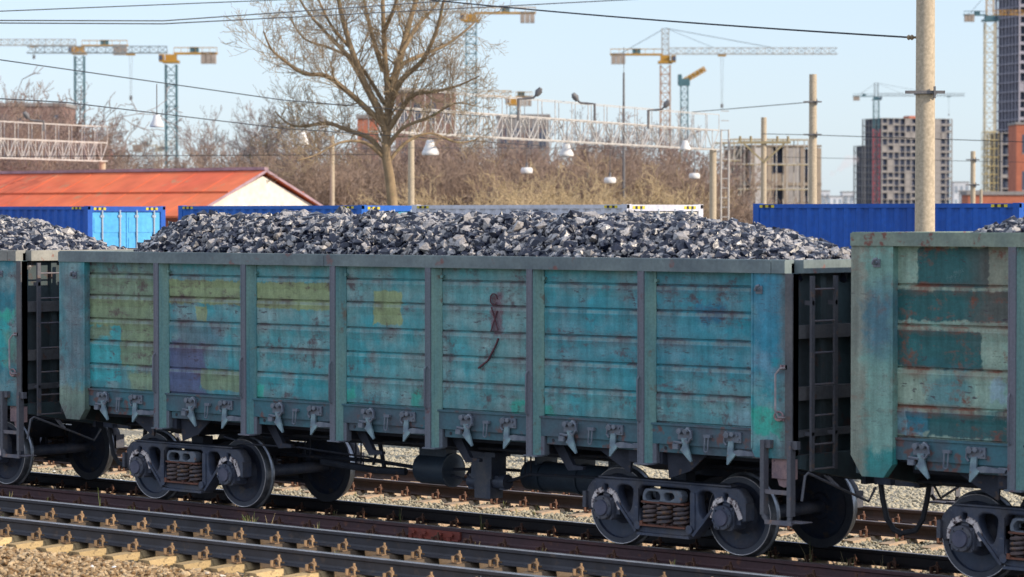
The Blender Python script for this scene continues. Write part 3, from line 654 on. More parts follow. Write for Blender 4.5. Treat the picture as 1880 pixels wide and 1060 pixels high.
prof = [(-140, .25), (-60, .27), (-20, .27), (-9, .26), (-7.9, .23), (-7.3, .175), (-7.1, .155), (-4.45, .155), (-4.05, .08), (-3.1, -.22), (-1.4, -.25), (1.4, -.25), (2.0, -.26), (3.0, -.25), (6.0, -.25), (7.0, -.38), (11.5, -.42), (15.6, -.9), (20, -.9), (40, -.9), (90, -.9), (300, -.9), (1200, -.9), (5000, -.9)]
xs = [-5000, -1200, -300, -90, -40, -20, 0, 20, 40, 90, 300, 1500]
mb = MB(); n = len(prof)
mb.add([(x, y, z) for x in xs for y, z in prof], [(i*n+j, (i+1)*n+j, (i+1)*n+j+1, i*n+j+1) for i in range(len(xs)-1) for j in range(n-1)])
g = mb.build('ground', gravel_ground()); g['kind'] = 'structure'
def gz(y): return np.interp(y, [p[0] for p in prof], [p[1] for p in prof])

rng = np.random.default_rng(3)
def scatter(name, boxes, m, seed, label, lift=.0, jz=.02):
    r = np.random.default_rng(seed); P = []; S = []
    for x0, x1, y0, y1, dens, s0, s1 in boxes:
        k = int((x1-x0)*(y1-y0)*dens); x = r.uniform(x0, x1, k); y = r.uniform(y0, y1, k)
        P.append(np.stack([x, y, gz(y)+lift+r.uniform(-jz, jz, k)], 1)); S.append(r.uniform(s0, s1, k))
    return stones(name, np.concatenate(P), np.concatenate(S), seed, m, label=label, cat='gravel')
WARM = stone_mat('warm_ballast', [(.15, .08, .03), (.30, .16, .06), (.045, .028, .018), (.40, .24, .10), (.20, .105, .04), (.33, .20, .08), (.07, .045, .028), (.50, .37, .22)], .9)
PALE = stone_mat('pale_ballast', [(.44, .39, .28), (.27, .24, .17), (.56, .51, .39), (.15, .13, .10), (.48, .43, .29), (.35, .32, .25)], .9)
DARKB = stone_mat('dirty_ballast', [(.10, .085, .06), (.19, .16, .11), (.06, .055, .05), (.30, .26, .18), (.13, .12, .09)], .95)
scatter('brown_ballast', [(-4.5, 9, -10.4, -7.15, 560, .035, .085)], WARM, 21, 'warm brown gravel in the bottom left foreground', .0, .035)
scatter('dirty_ballast', [(-7, 10, -7.2, -4.3, 330, .03, .07), (-9, 10, -4.4, -2.8, 160, .03, .08), (-12, 14, -2.9, .8, 90, .03, .07)], DARKB, 22, 'dirty gravel between the foreground rails')
scatter('pale_ballast', [(-14, 13, .78, 3.6, 430, .03, .07), (-17, 11, 3.6, 6.4, 260, .035, .075), (-19, 9, 6.4, 13, 130, .05, .11), (-24, 4, 13, 17.2, 50, .06, .14)], PALE, 23, 'pale gravel beyond the train')

# ------------------------------------------------------------------ tracks
M['railside'] = mat('rail_side', (.055, .055, .065), (.038, .036, .04), 4, .6, spots=(.09, .07, .06), spot_scale=7, spot_t=.6, streak=True)
M['railtop'] = mat('rail_head', (.46, .46, .47), (.30, .29, .29), 3, .35, .8)
M['railrust'] = mat('rail_rust', (.10, .048, .05), (.07, .04, .045), 3, .7, spots=(.16, .07, .05), spot_scale=6, spot_t=.6)
M['railtopr'] = mat('rail_head_dull', (.20, .16, .15), (.12, .09, .09), 5, .5, .4)
M['railshaded'] = mat('rail_shaded', (.02, .018, .022), (.03, .022, .022), 4, .7)  # far rail under the wagons, their shade put into its colour
M['railbrown'] = mat('rail_brown', (.10, .055, .045), (.06, .04, .035), 4, .75)
M['clip'] = mat('rail_clip_rust', (.36, .235, .125), (.20, .12, .07), 20, .8, vary=.35, spots=(.12, .07, .05), spot_scale=30, spot_t=.6)
M['clipdark'] = mat('rail_clip_dark', (.17, .08, .05), (.10, .055, .04), 20, .8)
def conc(nm, a, b):
    return mat(nm, a, b, 5, .9, spots=tuple(x*.45 for x in a), spot_scale=11, spot_t=.63, bump=.4, fine=.06)
def conc_end(nm, a, b, c):
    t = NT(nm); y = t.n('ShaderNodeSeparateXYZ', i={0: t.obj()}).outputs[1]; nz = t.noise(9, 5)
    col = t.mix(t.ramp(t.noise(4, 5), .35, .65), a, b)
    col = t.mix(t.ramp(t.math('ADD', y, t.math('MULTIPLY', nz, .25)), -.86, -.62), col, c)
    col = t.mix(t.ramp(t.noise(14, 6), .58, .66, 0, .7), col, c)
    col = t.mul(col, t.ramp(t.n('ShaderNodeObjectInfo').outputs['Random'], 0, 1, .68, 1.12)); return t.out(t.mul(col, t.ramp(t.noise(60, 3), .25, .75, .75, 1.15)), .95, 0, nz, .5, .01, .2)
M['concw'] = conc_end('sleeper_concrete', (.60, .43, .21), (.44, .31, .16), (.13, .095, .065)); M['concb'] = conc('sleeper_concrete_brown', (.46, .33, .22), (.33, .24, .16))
RP = [(-.075, -.18), (.075, -.18), (.075, -.170), (.02, -.152), (.010, -.13), (.010, -.055), (.036, -.040), (.0375, -.006), (.030, 0), (-.030, 0), (-.0375, -.006), (-.036, -.040), (-.010, -.055), (-.010, -.13), (-.02, -.152), (-.075, -.170)]
def rail(parent, y, x0, x1, ms):
    mb = MB(); n = len(RP); k = 1
    v = [(x0, y+p[0], p[1]) for p in RP]+[(x1, y+p[0], p[1]) for p in RP]
    for i in range(n):
        mb.add([v[i], v[(i+1) % n], v[(i+1) % n+n], v[i+n]], [(0, 1, 2, 3)], 1 if i in (8, 7, 9) else 0)
    mb.add(v[:n], [tuple(range(n))]); mb.add(v[n:], [tuple(range(n))])
    return mb.build('rail', ms, parent)
def sleeper_mesh(parent, loc, m):
    mb = MB(); h = 1.35
    secs = [(-h, .085, .125, .215), (-h+.45, .09, .135, .195), (-.95, .09, .14, .19), (-.62, .085, .135, .19), (-.35, .075, .12, .215), (.35, .075, .12, .215), (.62, .085, .135, .19), (.95, .09, .14, .19), (h-.45, .09, .135, .195), (h, .085, .125, .215)]
    vs = []
    for y, a, b, z in secs: vs += [(-b, y, -.40), (b, y, -.40), (b, y, -z-.06), (a, y, -z), (-a, y, -z), (-b, y, -z-.06)]
    fs = [(0, 1, 2, 3, 4, 5)]+[(54+i) for i in ()]
    f = [tuple(range(6)), tuple(range(54, 60))]
    for i in range(9):
        for k in range(6): f.append((i*6+k, i*6+(k+1) % 6, (i+1)*6+(k+1) % 6, (i+1)*6+k))
    mb.add(vs, f)
    return mb.build('sleeper', m, parent, loc)
def clip_mesh(parent, y, s, m):
    """base plate, upright bolt with nut and the bent clamp on one side of the rail"""
    mb = MB(); o = s*.145
    mb.box(-.06, .06, o-.085, o+.085, -.192, -.178)
    mb.cyl((0, o, -.19), (0, o, -.035), .016, 7); mb.cyl((0, o, -.125), (0, o, -.085), .034, 6); mb.cyl((0, o, -.085), (0, o, -.07), .024, 6)
    mb.box(-.045, .045, o-s*.075-.02, o+.04, -.145, -.125)
    mb.tube([(-.055, o+s*.03, -.175), (-.05, o+s*.03, -.10), (.0, o+s*.035, -.085), (.05, o+s*.03, -.10), (.055, o+s*.03, -.175)], .013, 5)
    mb.cyl((-.05, o+s*.07, -.18), (-.05, o+s*.07, -.10), .022, 6)
    mb.v = [(q[0]*.70, q[1], -.192+(q[2]+.192)*.86) for q in mb.v]; ob = mb.build('rail_clip', m, parent, (0, y, 0)); return ob
def track(yc, z, x0, x1, sx0, n, pitch, rails, sm, cm, label, sides=(-1, 1), skew=0.):
    T = empty('railway_track', (0, yc, z), 0, label, 'railway track')
    for s, ms in zip((-1, 1), rails): rail(T, s*.797, x0, x1, ms)
    S0 = None
    r = random.Random(5)
    for i in range(n):
        x = sx0+i*pitch+r.uniform(-.03, .03)
        if S0 is None:
            S0 = sleeper_mesh(T, (x, 0, 0), sm)
            for rs in (-1, 1):
                for s in sides: clip_mesh(S0, rs*.797, s, cm)
        else: child_copy(S0, T, (x, 0, 0))
    return T
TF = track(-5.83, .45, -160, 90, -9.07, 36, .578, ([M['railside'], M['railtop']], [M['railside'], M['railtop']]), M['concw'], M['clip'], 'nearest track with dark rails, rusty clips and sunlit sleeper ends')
TM = track(0, 0, -160, 90, -14.0, 48, .6, ([M['railrust'], M['railtopr']], [M['railshaded'], M['railtop']]), M['concb'], M['clipdark'], 'track under the coal wagons with a dark red near rail')
TB = track(4.34, 0, -160, 90, -17.0, 50, .6, ([M['railbrown'], M['railtopr']], [M['railbrown'], M['railtopr']]), M['concb'], M['clipdark'], 'brown rusty track seen beneath the wagons on pale gravel')
mb = MB(); mb.box(-.22, .70, -.845, -.812, -.15, -.045)
mb.box(-.22, .70, -.88, -.812, -.165, -.14)
for x in (-.1, .1, .38, .58): mb.cyl((x, -.84, -.09), (x, -.88, -.09), .022, 6)
for x in (-.13, .06, .40, .56): mb.cyl((x, -.90, -.17), (x, -.90, -.11), .03, 6)
mb.build('joint_bar', mat('joint_bar_red_rust', (.30, .07, .045), (.18, .05, .04), 9, .8), TM)
# chalk marks on the web of the foreground rail
CH = mat('white_chalk', (.62, .62, .60), (.4, .4, .42), 60, .9)
mb = MB(); y = -.797-.014
def stroke(pts): mb.tube([(6.47+a, y-.008, -.125+b) for a, b in pts], .0035, 4)
stroke([(0, .03), (.06, .03)]); stroke([(.035, .0), (.035, .065)]); stroke([(.10, .02), (.12, .02)])
stroke([(.15, .01), (.19, .045)]); stroke([(.15, .045), (.19, .01)]); stroke([(.27, .05), (.23, .03), (.27, .01)]); stroke([(.31, .055), (.345, .055), (.325, .035), (.345, .02), (.33, .0), (.305, .002)])
mb.build('chalk_mark', CH, TF)
# dry weeds and small tufts
r = random.Random(9); mb = MB()
def tuft(x, y, z, h, k, lean=.5):
    for i in range(k):
        a = r.uniform(0, 2*PI); l = h*r.uniform(.5, 1.1); q = r.uniform(.05, lean)
        mb.tube([(x+r.uniform(-.03, .03), y, z), (x+math.cos(a)*l*q*.5, y+math.sin(a)*l*q*.5, z+l*.6), (x+math.cos(a)*l*q, y+math.sin(a)*l*q, z+l)], [.0035, .003, .001], 3, r.choice((0, 0, 1)), False, False)
for _ in range(30): tuft(r.uniform(-7, 9), -4.55+r.uniform(-.12, .15), .24, r.uniform(.08, .26), 5)
for _ in range(26): tuft(r.uniform(-7, 9), r.uniform(-6.5, -5.2), .22, r.uniform(.06, .14), 4)
for _ in range(18): tuft(r.uniform(-3, 9), r.uniform(-.5, .6), -.24, r.uniform(.18, .36), 5)
for x in (.62, .66, .70): tuft(x, -4.45, .22, .22, 6, .7)
tuft(-2.05, -4.5, .25, .36, 2, .15)
for _ in range(50): tuft(r.uniform(-12, 8), r.uniform(2.7, 3.5), -.24, r.uniform(.04, .12), 7)
w = mb.build('dry_weeds', [mat('dry_grass', (.42, .34, .18), None, 9, .8), mat('green_grass', (.16, .22, .06), None, 9, .8)]); tag(w, 'sparse dry weeds growing along the rails', 'weeds', None, 'stuff')

# ------------------------------------------------------------------ containers
def container_paint(nm, c, c2): return mat(nm, c, c2, 1.1, .5, streak=True, spots=tuple(x*.6 for x in c), spot_scale=3, spot_t=.68)
CB = container_paint('container_blue', (.008, .10, .47), (.006, .065, .33)); CLB = container_paint('container_light_blue', (.10, .42, .74), (.07, .36, .70)); CW = container_paint('container_white_shade_tint', (.62, .62, .68), (.52, .53, .60)); CCY = container_paint('container_cyan', (.15, .60, .74), (.12, .5, .66)); CDOOR = container_paint('container_white_sun_tint', (.60, .57, .50), (.50, .48, .43))  # white side carries a painted shade tint, its doors a sun tint
CD = container_paint('container_mid_blue', (.015, .13, .50), (.01, .10, .42))
YEL = mat('hazard_yellow', (.75, .60, .04), None, 9, .6); BLK = mat('hazard_black', (.03, .03, .03), None, 9, .6); GREY = mat('galvanised_bar', (.45, .50, .55), (.36, .42, .48), 5, .5)
def container(x1, y0, z0, L, side, door, label, group='containers stacked behind the tracks'):
    """x1 = door end (+x), y0 = side facing the tracks"""
    T = empty('shipping_container', (x1, y0, z0), 0, label, 'container', group); H, W = 2.591, 2.438
    mb = MB(); a, b = -L+.12, -.12; n = int((b-a)/.278)
    for s, yy in ((0, 0), (1, W)):
        pr = []
        for i in range(n):
            x = a+(b-a)*i/n; d = (b-a)/n; o1, o2 = .012, .048
            if s: o1, o2 = -.012, -.048
            pr += [(x, yy+o1), (x+d*.32, yy+o1), (x+d*.5, yy+o2), (x+d*.82, yy+o2)]
        pr.append((b, yy+(.012 if not s else -.012)))
        v = [(p[0], p[1], .15) for p in pr]+[(p[0], p[1], H-.09) for p in pr]; m = len(pr)
        mb.add(v, [(i, i+1, m+i+1, m+i) for i in range(m-1)])
    mb.add([(-L+.03, .08, .15), (-L+.03, W-.08, .15), (-L+.03, W-.08, H-.1), (-L+.03, .08, H-.1)], [(0, 1, 2, 3)])
    mb.build('side_wall', side, T)
    mb = MB()
    for y in (0, W-.08): mb.box(-L, 0, y, y+.08, H-.09, H-.012); mb.box(-L, 0, y, y+.08, .0, .15)
    for x in (-L, -.14):
        for y in (0, W-.14): mb.box(x, x+.14, y-.004, y+.144, 0, H-.002)
    mb.box(-L, -L+.08, .14, W-.14, H-.12, H-.012); mb.box(-.10, 0, .14, W-.14, H-.14, H-.012); mb.box(-.10, 0, .14, W-.14, .0, .16)
    mb.build('frame', side, T)
    mb = MB(); mb.box(-L+.08, -.10, .08, W-.08, H-.05, H-.035); mb.build('roof', side, T)
    for k, (ya, yb) in enumerate(((.15, W/2-.01), (W/2+.01, W-.15))):
        mb = MB(); mb.box(-.075, -.035, ya, yb, .17, H-.15)
        for zz in (.45, .95, 1.45, 1.95): mb.box(-.035, -.022, ya+.06, yb-.06, zz, zz+.36)
        d = mb.build('door', door, T)
        for q in (.28, .80):
            mb = MB(); yy = ya+(yb-ya)*q; mb.cyl((-.0, yy, .12), (-.0, yy, H-.10), .022, 8)
            for zz in (.2, .8, 1.5, H-.25): mb.cbox((-.015, yy, zz), (.04, .10, .06))
            mb.build('locking_bar', GREY, d)
    mb = MB()
    for k, m in ((0, 0),):
        for (xx, sgn) in ((-.60, 1), (-L+.16, 1)):
            mb = MB()
            for i in range(5): mb.box(xx+i*.07, xx+(i+1)*.07, -.006, 0., H-.080, H-.028, i % 2)
            mb.build('hazard_stripe', [YEL, BLK], T)
    for yy in (.18, W-.62):
        mb = MB()
        for i in range(5): mb.box(0.001, .006, yy+i*.075, yy+(i+1)*.075, H-.10, H-.04, i % 2)
        mb.build('hazard_stripe', [YEL, BLK], T)
    return T
ZU = 1.655
ROW = [(-28.85, CB, CLB, 'blue container with light blue doors, leftmost of the top row', 'blue container under the leftmost light blue doored one'),
 (-19.52, CD, CCY, 'blue container with cyan door end behind left part of the long coal heap', 'blue container under the one with the cyan door end'),
 (-11.93, CW, CDOOR, 'white corrugated container with sun-tinted doors in the top row', 'white container at the bottom of the row'),
 (-2.66, CB, CB, 'blue container behind the tall concrete pole, rightmost of the top row', 'blue container under the rightmost blue one')]
for x1, a, b, l1, l2 in ROW:
    container(x1, 17.35, ZU, 6.06, a, b, l1); container(x1, 17.35, ZU-2.60, 6.06, a, b, l2)

# ------------------------------------------------------------------ poles, wires, lamps
CP = mat('pole_concrete', (.52, .43, .31), (.42, .35, .26), 2.2, .9, bump=.3, streak=True, spots=(.2, .17, .14), spot_scale=40, spot_t=.66, fine=.1)
STEEL = mat('weathered_steel', (.18, .17, .17), (.11, .11, .12), 8, .6)
WIRE = mat('wire_black', (.03, .035, .045), None, 8, .6)
def pole(x, ytop, d, r, label, r2=None, clamps=(), arms=None, z0=-.95):
    b = at(x, 400, d); top = at(x, ytop, d).z
    T = empty('concrete_pole', (b.x, b.y, z0), FACE, label, 'pole', 'concrete poles')
    mb = MB(); n = 8; H = top-z0
    mb.tube([(0, 0, H*i/n) for i in range(n+1)], [r+((r2 or r*.8)-r)*i/n for i in range(n+1)], 28); mb.build('shaft', CP, T)
    for cz in clamps:
        zz = at(x, cz, d).z-z0; rr = r*.96
        mb = MB(); mb.lathe([(rr, zz-.03), (rr+.015, zz-.03), (rr+.015, zz+.03), (rr, zz+.03)], 'z', n=24); mb.box(-r-.18, r+.12, -r-.03, -r+.02, zz-.02, zz+.03); mb.box(r*.6, r*.6+.03, -r-.08, -r, zz-.10, zz+.10)
        mb.build('clamp', STEEL, T)
    if arms:
        zz = at(x, arms[0], d).z-z0; w = arms[1]
        mb = MB(); mb.bar((-w, -r, zz), (w, -r, zz), .10, .10); mb.bar((-w*.8, -r, zz), (0, -r, zz-w*.75), .07, .07); mb.bar((w*.8, -r, zz), (0, -r, zz-w*.75), .07, .07)
        for k in (-.9, -.5, .5, .9): mb.cyl((k*w, -r, zz), (k*w, -r, zz+.25), .05, 6)
        mb.build('cross_arm', mat('arm_wood', (.40, .33, .20), None, 6, .9), T)
    return T
# the big pole stands between the far track and the containers
P1 = pole(1698, -260, 50.6, .185, 'thick tall concrete pole standing right in front of the blue container', .150, clamps=(171,))
pole(1492, 137, 104, .165, 'medium concrete pole with two thin clamps, left of the thick one', .13, clamps=(188, 248))
pole(1402, 216, 118, .125, 'slim concrete pole carrying a braced wooden cross arm', .11, arms=(262, 1.05))
pole(755, 238, 112, .14, 'pale concrete pole just right of the big bare tree trunk')
pole(610, 250, 128, .12, 'pale concrete pole left of the big bare tree trunk')
pole(1080, 306, 150, .10, 'short thin pole in front of tan bushes')
pole(1786, 278, 120, .12, 'thin concrete pole right of the thick one, before the red wall', clamps=(294, 340))
pole(1801, 348, 150, .09, 'shortest stub pole near the low red wall')
def wire(pts, r, label, sag=0.):
    """pts: (px, py, distance)"""
    P = [at(*p) for p in pts]; mb = MB(); path = []
    for a, b in zip(P[:-1], P[1:]):
        L = (b-a).length; n = 14
        for i in range(n+1):
            t = i/n; q = a.lerp(b, t); q.z -= sag*4*t*(1-t); path.append(q)
    mb.tube(path, r, 5); o = mb.build('overhead_wire', WIRE); tag(o, label, 'wire', 'overhead wires'); return o
wire([(-300, 33, 60), (515, 0, 72), (1300, -60, 82)], .012, 'top thin wire rising out of the frame at left')
wire([(-300, 37, 60), (300, 38.5, 68), (1300, -32, 85)], .014, 'upper of the paired wires across the top left')
wire([(-300, 41, 60), (300, 44, 68), (1300, -8, 85)], .014, 'lower of the paired wires across the top left')
e1 = at(1672, 69, 50.6)
wire([(790, 0, 66), (1672, 69, 50.6)], .016, 'thick wire ending at the insulator on the tall pole', .05)
wire([(-200, 84, 62), (0, 110, 66), (520, 184, 78), (900, 215, 90)], .013, 'sloping wire from the left edge above the hanging lamp')
wire([(-100, 176, 62), (120, 188, 66), (520, 236, 80), (1000, 268, 96)], .013, 'lower sloping wire passing behind the hanging lamp')
wire([(1271, 206, 118), (1486, 188, 104)], .015, 'short wire reaching the medium pole')
wire([(1400, 246, 112), (1488, 248, 104), (2100, 268, 92)], .013, 'level wire running behind the thick pole at right', 0)
wire([(1400, 288, 150), (2100, 303, 150)], .012, 'lowest faint wire at right')
wire([(-50, 288, 110), (700, 284, 110)], .014, 'level wire low over the red roof')
wire([(650, 272, 108), (1310, 272, 118)], .010, 'wire carrying the lamps under the white truss', .0)
mb = MB()
T = empty('insulator', tuple(e1), FACE, 'small insulator fixed to the tall concrete pole', 'insulator')
mb.lathe([(0, -.06), (.03, -.06), (.05, -.03), (.03, -.01), (.05, .02), (.03, .05), (0, .06)], 'x', n=12); mb.box(.05, .30, -.01, .01, -.02, .02)
o = mb.build('insulator_body', mat('porcelain_brown', (.35, .25, .15), None, 8, .4), T)

LW = mat('lamp_white', (.78, .76, .74), (.66, .64, .62), 4, .6)
def yard_lamp(x, y, d, w, label, rod=0., kind='bell'):
    p = at(x, y, d); T = empty('hanging_lamp', tuple(p), FACE, label, 'lamp', 'white hanging yard lamps')
    r = w/2; mb = MB()
    if kind == 'bell': mb.lathe([(0, r*1.0), (r*.38, r*1.0), (r*.45, r*.9), (r*.62, r*.3), (r*.98, -r*.45), (r, -r*.6), (r*.93, -r*.75)], 'z', n=24)
    else: mb.lathe([(0, r*.5), (r*.8, r*.45), (r, r*.2), (r, -r*.35), (r*.9, -r*.5), (0, -r*.55)], 'z', n=24)
    mb.build('lamp_shade', LW, T)
    mb = MB(); mb.lathe([(0, -r*.72), (r*.6, -r*.74), (r*.9, -r*.70)] if kind == 'bell' else [(0, -r*.62), (r*.7, -r*.58)], 'z', n=16); mb.build('lens', GREY, T)
    mb = MB(); mb.cyl((0, 0, r*.98 if kind == 'bell' else r*.45), (0, 0, r*1.25), r*.2, 10)
    if rod: mb.cyl((0, 0, r*1.2), (0, 0, rod), .014, 6)
    mb.build('hanger', STEEL, T)
yard_lamp(288, 224, 76, .36, 'white bell lamp hanging on a rod from the sloping wire at left', .96)
yard_lamp(790, 273, 100, .58, 'white bell lamp under the truss, right of the big tree', .9)
yard_lamp(1040, 277, 106, .52, 'white bell lamp under the middle of the truss', .7)
yard_lamp(1258, 268, 112, .42, 'white bell lamp near the right end of the truss', .4)
yard_lamp(555, 256, 112, .52, 'blurred white bell lamp left of the big tree', .5)
yard_lamp(967, 313, 125, .50, 'small flat white lamp over tan bushes', .9, 'drum')
yard_lamp(1120, 331, 125, .50, 'small flat white lamp lowest over the bushes', 1.2, 'drum')
yard_lamp(1275, 323, 125, .46, 'small flat white lamp near the ladder', 1.1, 'drum')

TW = mat('truss_white', (.56, .53, .49), (.40, .38, .37), 5, .7, spots=(.4, .33, .28), spot_scale=3, spot_t=.62)
def truss(a, b, h, dep, parent, name, m, bays, w=.06, rail_h=0.):
    """lattice beam between two points: 4 chords, bracing on both faces, optional hand railing"""
    a = Vector(a); b = Vector(b); d = (b-a); s = d.normalized().cross(Vector((0, 0, 1))).normalized()*dep/2; u = Vector((0, 0, h))
    mb = MB()
    for k in (-1, 1):
        mb.bar(a+s*k, b+s*k, w); mb.bar(a+s*k+u, b+s*k+u, w)
        for i in range(bays):
            p = a+d*i/bays+s*k; q = a+d*(i+1)/bays+s*k
            mb.bar(p, p+u, w*.55)
            if i % 2: mb.bar(p, q+u, w*.6)
            else: mb.bar(p+u, q, w*.6)
    for i in range(bays+1):
        p = a+d*i/bays; mb.bar(p-s, p+s, w*.5); mb.bar(p-s+u, p+s+u, w*.5)
    o = mb.build(name, m, parent)
    if rail_h:
        mb = MB(); v = Vector((0, 0, rail_h))
        for k in (-1, 1):
            mb.bar(a+s*k+u+v, b+s*k+u+v, w*.5)
            for i in range(0, bays+1, 2):
                p = a+d*i/bays+s*k+u; mb.bar(p, p+v, w*.45)
        mb.build('railing', m, parent)
    return o
def wp(x, y, d): return at(x, y, d)
G = empty('lighting_gantry', (0, 0, 0), 0, 'long white lattice truss on a ladder post across the middle background', 'gantry', 'white lattice gantries')
A = wp(690, 236, 92); B = wp(1309, 279, 118); A.z = B.z = (A.z+B.z)/2-.0
truss(A, B, .76, .5, G, 'truss', TW, 40, .045, .62)
mb = MB(); mb.tube([(B.x, B.y, -.9), (B.x, B.y, B.z)], .14, 12); mb.build('gantry_post', CP, G)
mb = MB(); off = RT*.32; 
for k in (0, .30): mb.bar(Vector((B.x, B.y, -.9))+off+RT*k-FW*0, Vector((B.x, B.y, B.z+.8))+off+RT*k, .05)
for i in range(24): z = -.6+i*.38; mb.bar((B.x+off.x, B.y+off.y, z), (B.x+off.x+RT.x*.3, B.y+off.y+RT.y*.3, z), .035)
mb.build('ladder', TW, G)
G = empty('lighting_gantry', (0, 0, 0), 0, 'white lattice truss ending over the red roof at left', 'gantry', 'white lattice gantries')
A = wp(-260, 288, 112); B = wp(188, 291, 128); A.z = B.z = (A.z+B.z)/2
truss(A, B, .78, .5, G, 'truss', TW, 34, .05, .7)
mb = MB(); mb.tube([(B.x, B.y, -.9), (B.x, B.y, B.z)], .14, 12); mb.build('gantry_post', CP, G)
def street_lamp(x, y, d, s, label, base):
    p = at(x, y, d); T = empty('street_lamp', tuple(p), FACE, label, 'lamp', 'floodlights on the truss')
    mb = MB(); mb.tube([(0, 0, 0), (-s*.2, 0, .02), (-s*.36, 0, .16)], [.04, .04, .03], 6); mb.tube([(0, 0, 0), (s*.3, 0, -.02), (s*.3, 0, -base)], .045, 6); mb.build('arm', STEEL, T)
    mb = MB(); mb.tube([(-s*.30, 0, .08), (-s*.36, 0, .2), (-s*.46, 0, .30), (-s*.50, 0, .28)], [.06, .115, .10, .04], 10); mb.build('lamp_head', STEEL, T)
street_lamp(968, 181, 100, -1., 'dark floodlight tilted right above the truss, left one', .75); street_lamp(1076, 190, 104, 1., 'round floodlight tilted left above the truss', .6); street_lamp(1205, 202, 110, -1., 'dark floodlight nearest the right end of the truss', .7)
street_lamp(66, 222, 118, 1., 'small floodlight on the left truss', .4)

# ------------------------------------------------------------------ sheds and far buildings
RED = mat('red_roof_sheet', (.74, .20, .085), (.60, .10, .06), .12, .7, spec=.1, spots=(.5, .22, .12), spot_scale=1.2, spot_t=.60); WALLW = mat('limewashed_wall', (.80, .76, .68), (.68, .62, .55), .6, .9); TRIM = mat('roof_trim', (.45, .30, .34), None, 3, .7)
def shed():
    # a long low building parallel to the tracks with a gable facing +x
    e = at(486, 312, 118); f = at(573, 376, 112)
    yc = e.y; x1 = e.x; zr = e.z; hw = 4.0; ze = 4.35
    T = empty('long_shed', (x1, yc, -.9), 0, 'long low shed with bright red-orange metal roof and white gable', 'shed'); H = zr+.9; E = ze+.9-.3; L = 62
    mb = MB(); mb.box(-L, -.3, -hw+.4, -hw+.6, 0, E); mb.box(-L, -.3, hw-.6, hw-.4, 0, E)
    mb.build('wall', mat('red_brick_wall', (.45, .16, .10), (.36, .13, .09), 1, .9), T)
    mb = MB(); mb.prism([(-hw+.4, 0), (hw-.4, 0), (hw-.4, E), (0, H-.25), (-hw+.4, E)], 0, -.3, -.1); mb.build('gable', WALLW, T)
    mb = MB()
    for s in (-1, 1):
        mb.add([(-L, 0, H), (.1, 0, H), (.1, s*hw, E-.05), (-L, s*hw, E-.05), (-L, 0, H-.08), (.1, 0, H-.08), (.1, s*hw, E-.13), (-L, s*hw, E-.13)], [(0, 1, 2, 3), (4, 5, 6, 7), (0, 1, 5, 4), (1, 2, 6, 5), (2, 3, 7, 6), (3, 0, 4, 7)])
        for i in range(28):
            x = -L+1+i*2.2; mb.bar((x, 0, H+.0), (x, s*hw, E-.05), .03, .03)
        mb.bar((-L, s*hw*.5, (H+E)/2+.01), (.1, s*hw*.5, (H+E)/2+.01), .05, .04)
    mb.build('roof', RED, T)
    mb = MB(); mb.bar((-L, 0, H+.05), (.1, 0, H+.05), .22, .12)
    for s in (-1, 1): mb.bar((.12, 0, H-.04), (.12, s*hw, E-.10), .04, .09)
    mb.build('ridge_cap', TRIM, T)
    return T
shed()
CN = mat('raw_concrete', (.30, .28, .27), (.24, .225, .22), .2, .9); CNV = mat('shaded_concrete', (.32, .31, .36), (.27, .26, .31), .2, .9); HOLE = mat('dark_opening', (.085, .10, .15), (.06, .075, .115), .3, .8); BRK = mat('red_brick', (.50, .17, .10), (.40, .13, .08), .5, .9)  # opening colour is lightened with painted distance haze
BRN = mat('brown_brick', (.29, .18, .15), (.23, .145, .125), .5, .9); PLW = mat('pale_plaster', (.46, .44, .43), (.38, .37, .37), .3, .9)
def frame_building(x, ytop, ybot, d, width, depth, floors, bays, label, rot=0., solid=(), slabm=None, colm=None, extra=None, zb=-.95):
    """unfinished concrete building: slabs, piers and infilled bays around a dark core"""
    b = at(x, 400, d); top = at(x, ytop, d).z; T = empty('unfinished_building', (b.x, b.y, zb), FACE+rot, label, 'building', 'unfinished concrete blocks')
    H = top-zb; fh = H/floors; w, dp = width/2, depth/2; slabm = slabm or CN; colm = colm or CN
    mb = MB(); mb.box(-w+.9, w-.9, -dp+1.2, dp-1.2, .1, H-.4); mb.build('core', HOLE, T)  # solid block painted dark for the shade inside the open floors
    for i in range(floors+1):
        mb = MB(); mb.box(-w, w, -dp, dp, i*fh-.22 if i else 0, i*fh+.12 if i < floors else H); mb.build('floor_slab', slabm, T)
    r2 = random.Random(int(x))
    for i in range(bays+1):
        xx = -w+.03+(width-.56)*i/bays
        for s in (-1, 1): mb = MB(); mb.box(xx, xx+.5, s*(dp-.03), s*(dp-.5), .0, H-.3); mb.build('pier', colm, T)
    for k, (a, c) in enumerate(solid):
        x0 = -w+width*a/bays; x1 = -w+width*c/bays; mb = MB(); mb.box(x0, x1, -dp+.12, -dp+.30, .0, H-.3); mb.build('infill_wall', CN if k % 2 else PLW, T)
    nb = max(2, int(depth/width*bays))
    for i in range(nb+1):
        yy = -dp+.04+(depth-.6)*i/nb
        if i in (0, nb): continue
        for s in (-1, 1): mb = MB(); mb.box(s*(w-.035), s*(w-.5), yy, yy+.5, .02, H-.32); mb.build('pier', colm, T)
    mb = MB()
    for i in range(floors):
        for j in range(bays):
            if r2.random() < .62:
                x0 = -w+width*j/bays+.5; x1 = -w+width*(j+1)/bays
                hh = fh*(.30 if r2.random() < .8 else .95); mb.box(x0, x1, -dp+.2, -dp+.34, i*fh+.1, i*fh+.1+hh-.25)
    if mb.v: mb.build('parapet_panel', slabm, T)
    if extra:
        for q in extra: mb = MB(); mb.box(*q); mb.build('roof_hut', BRK, T)
    return T
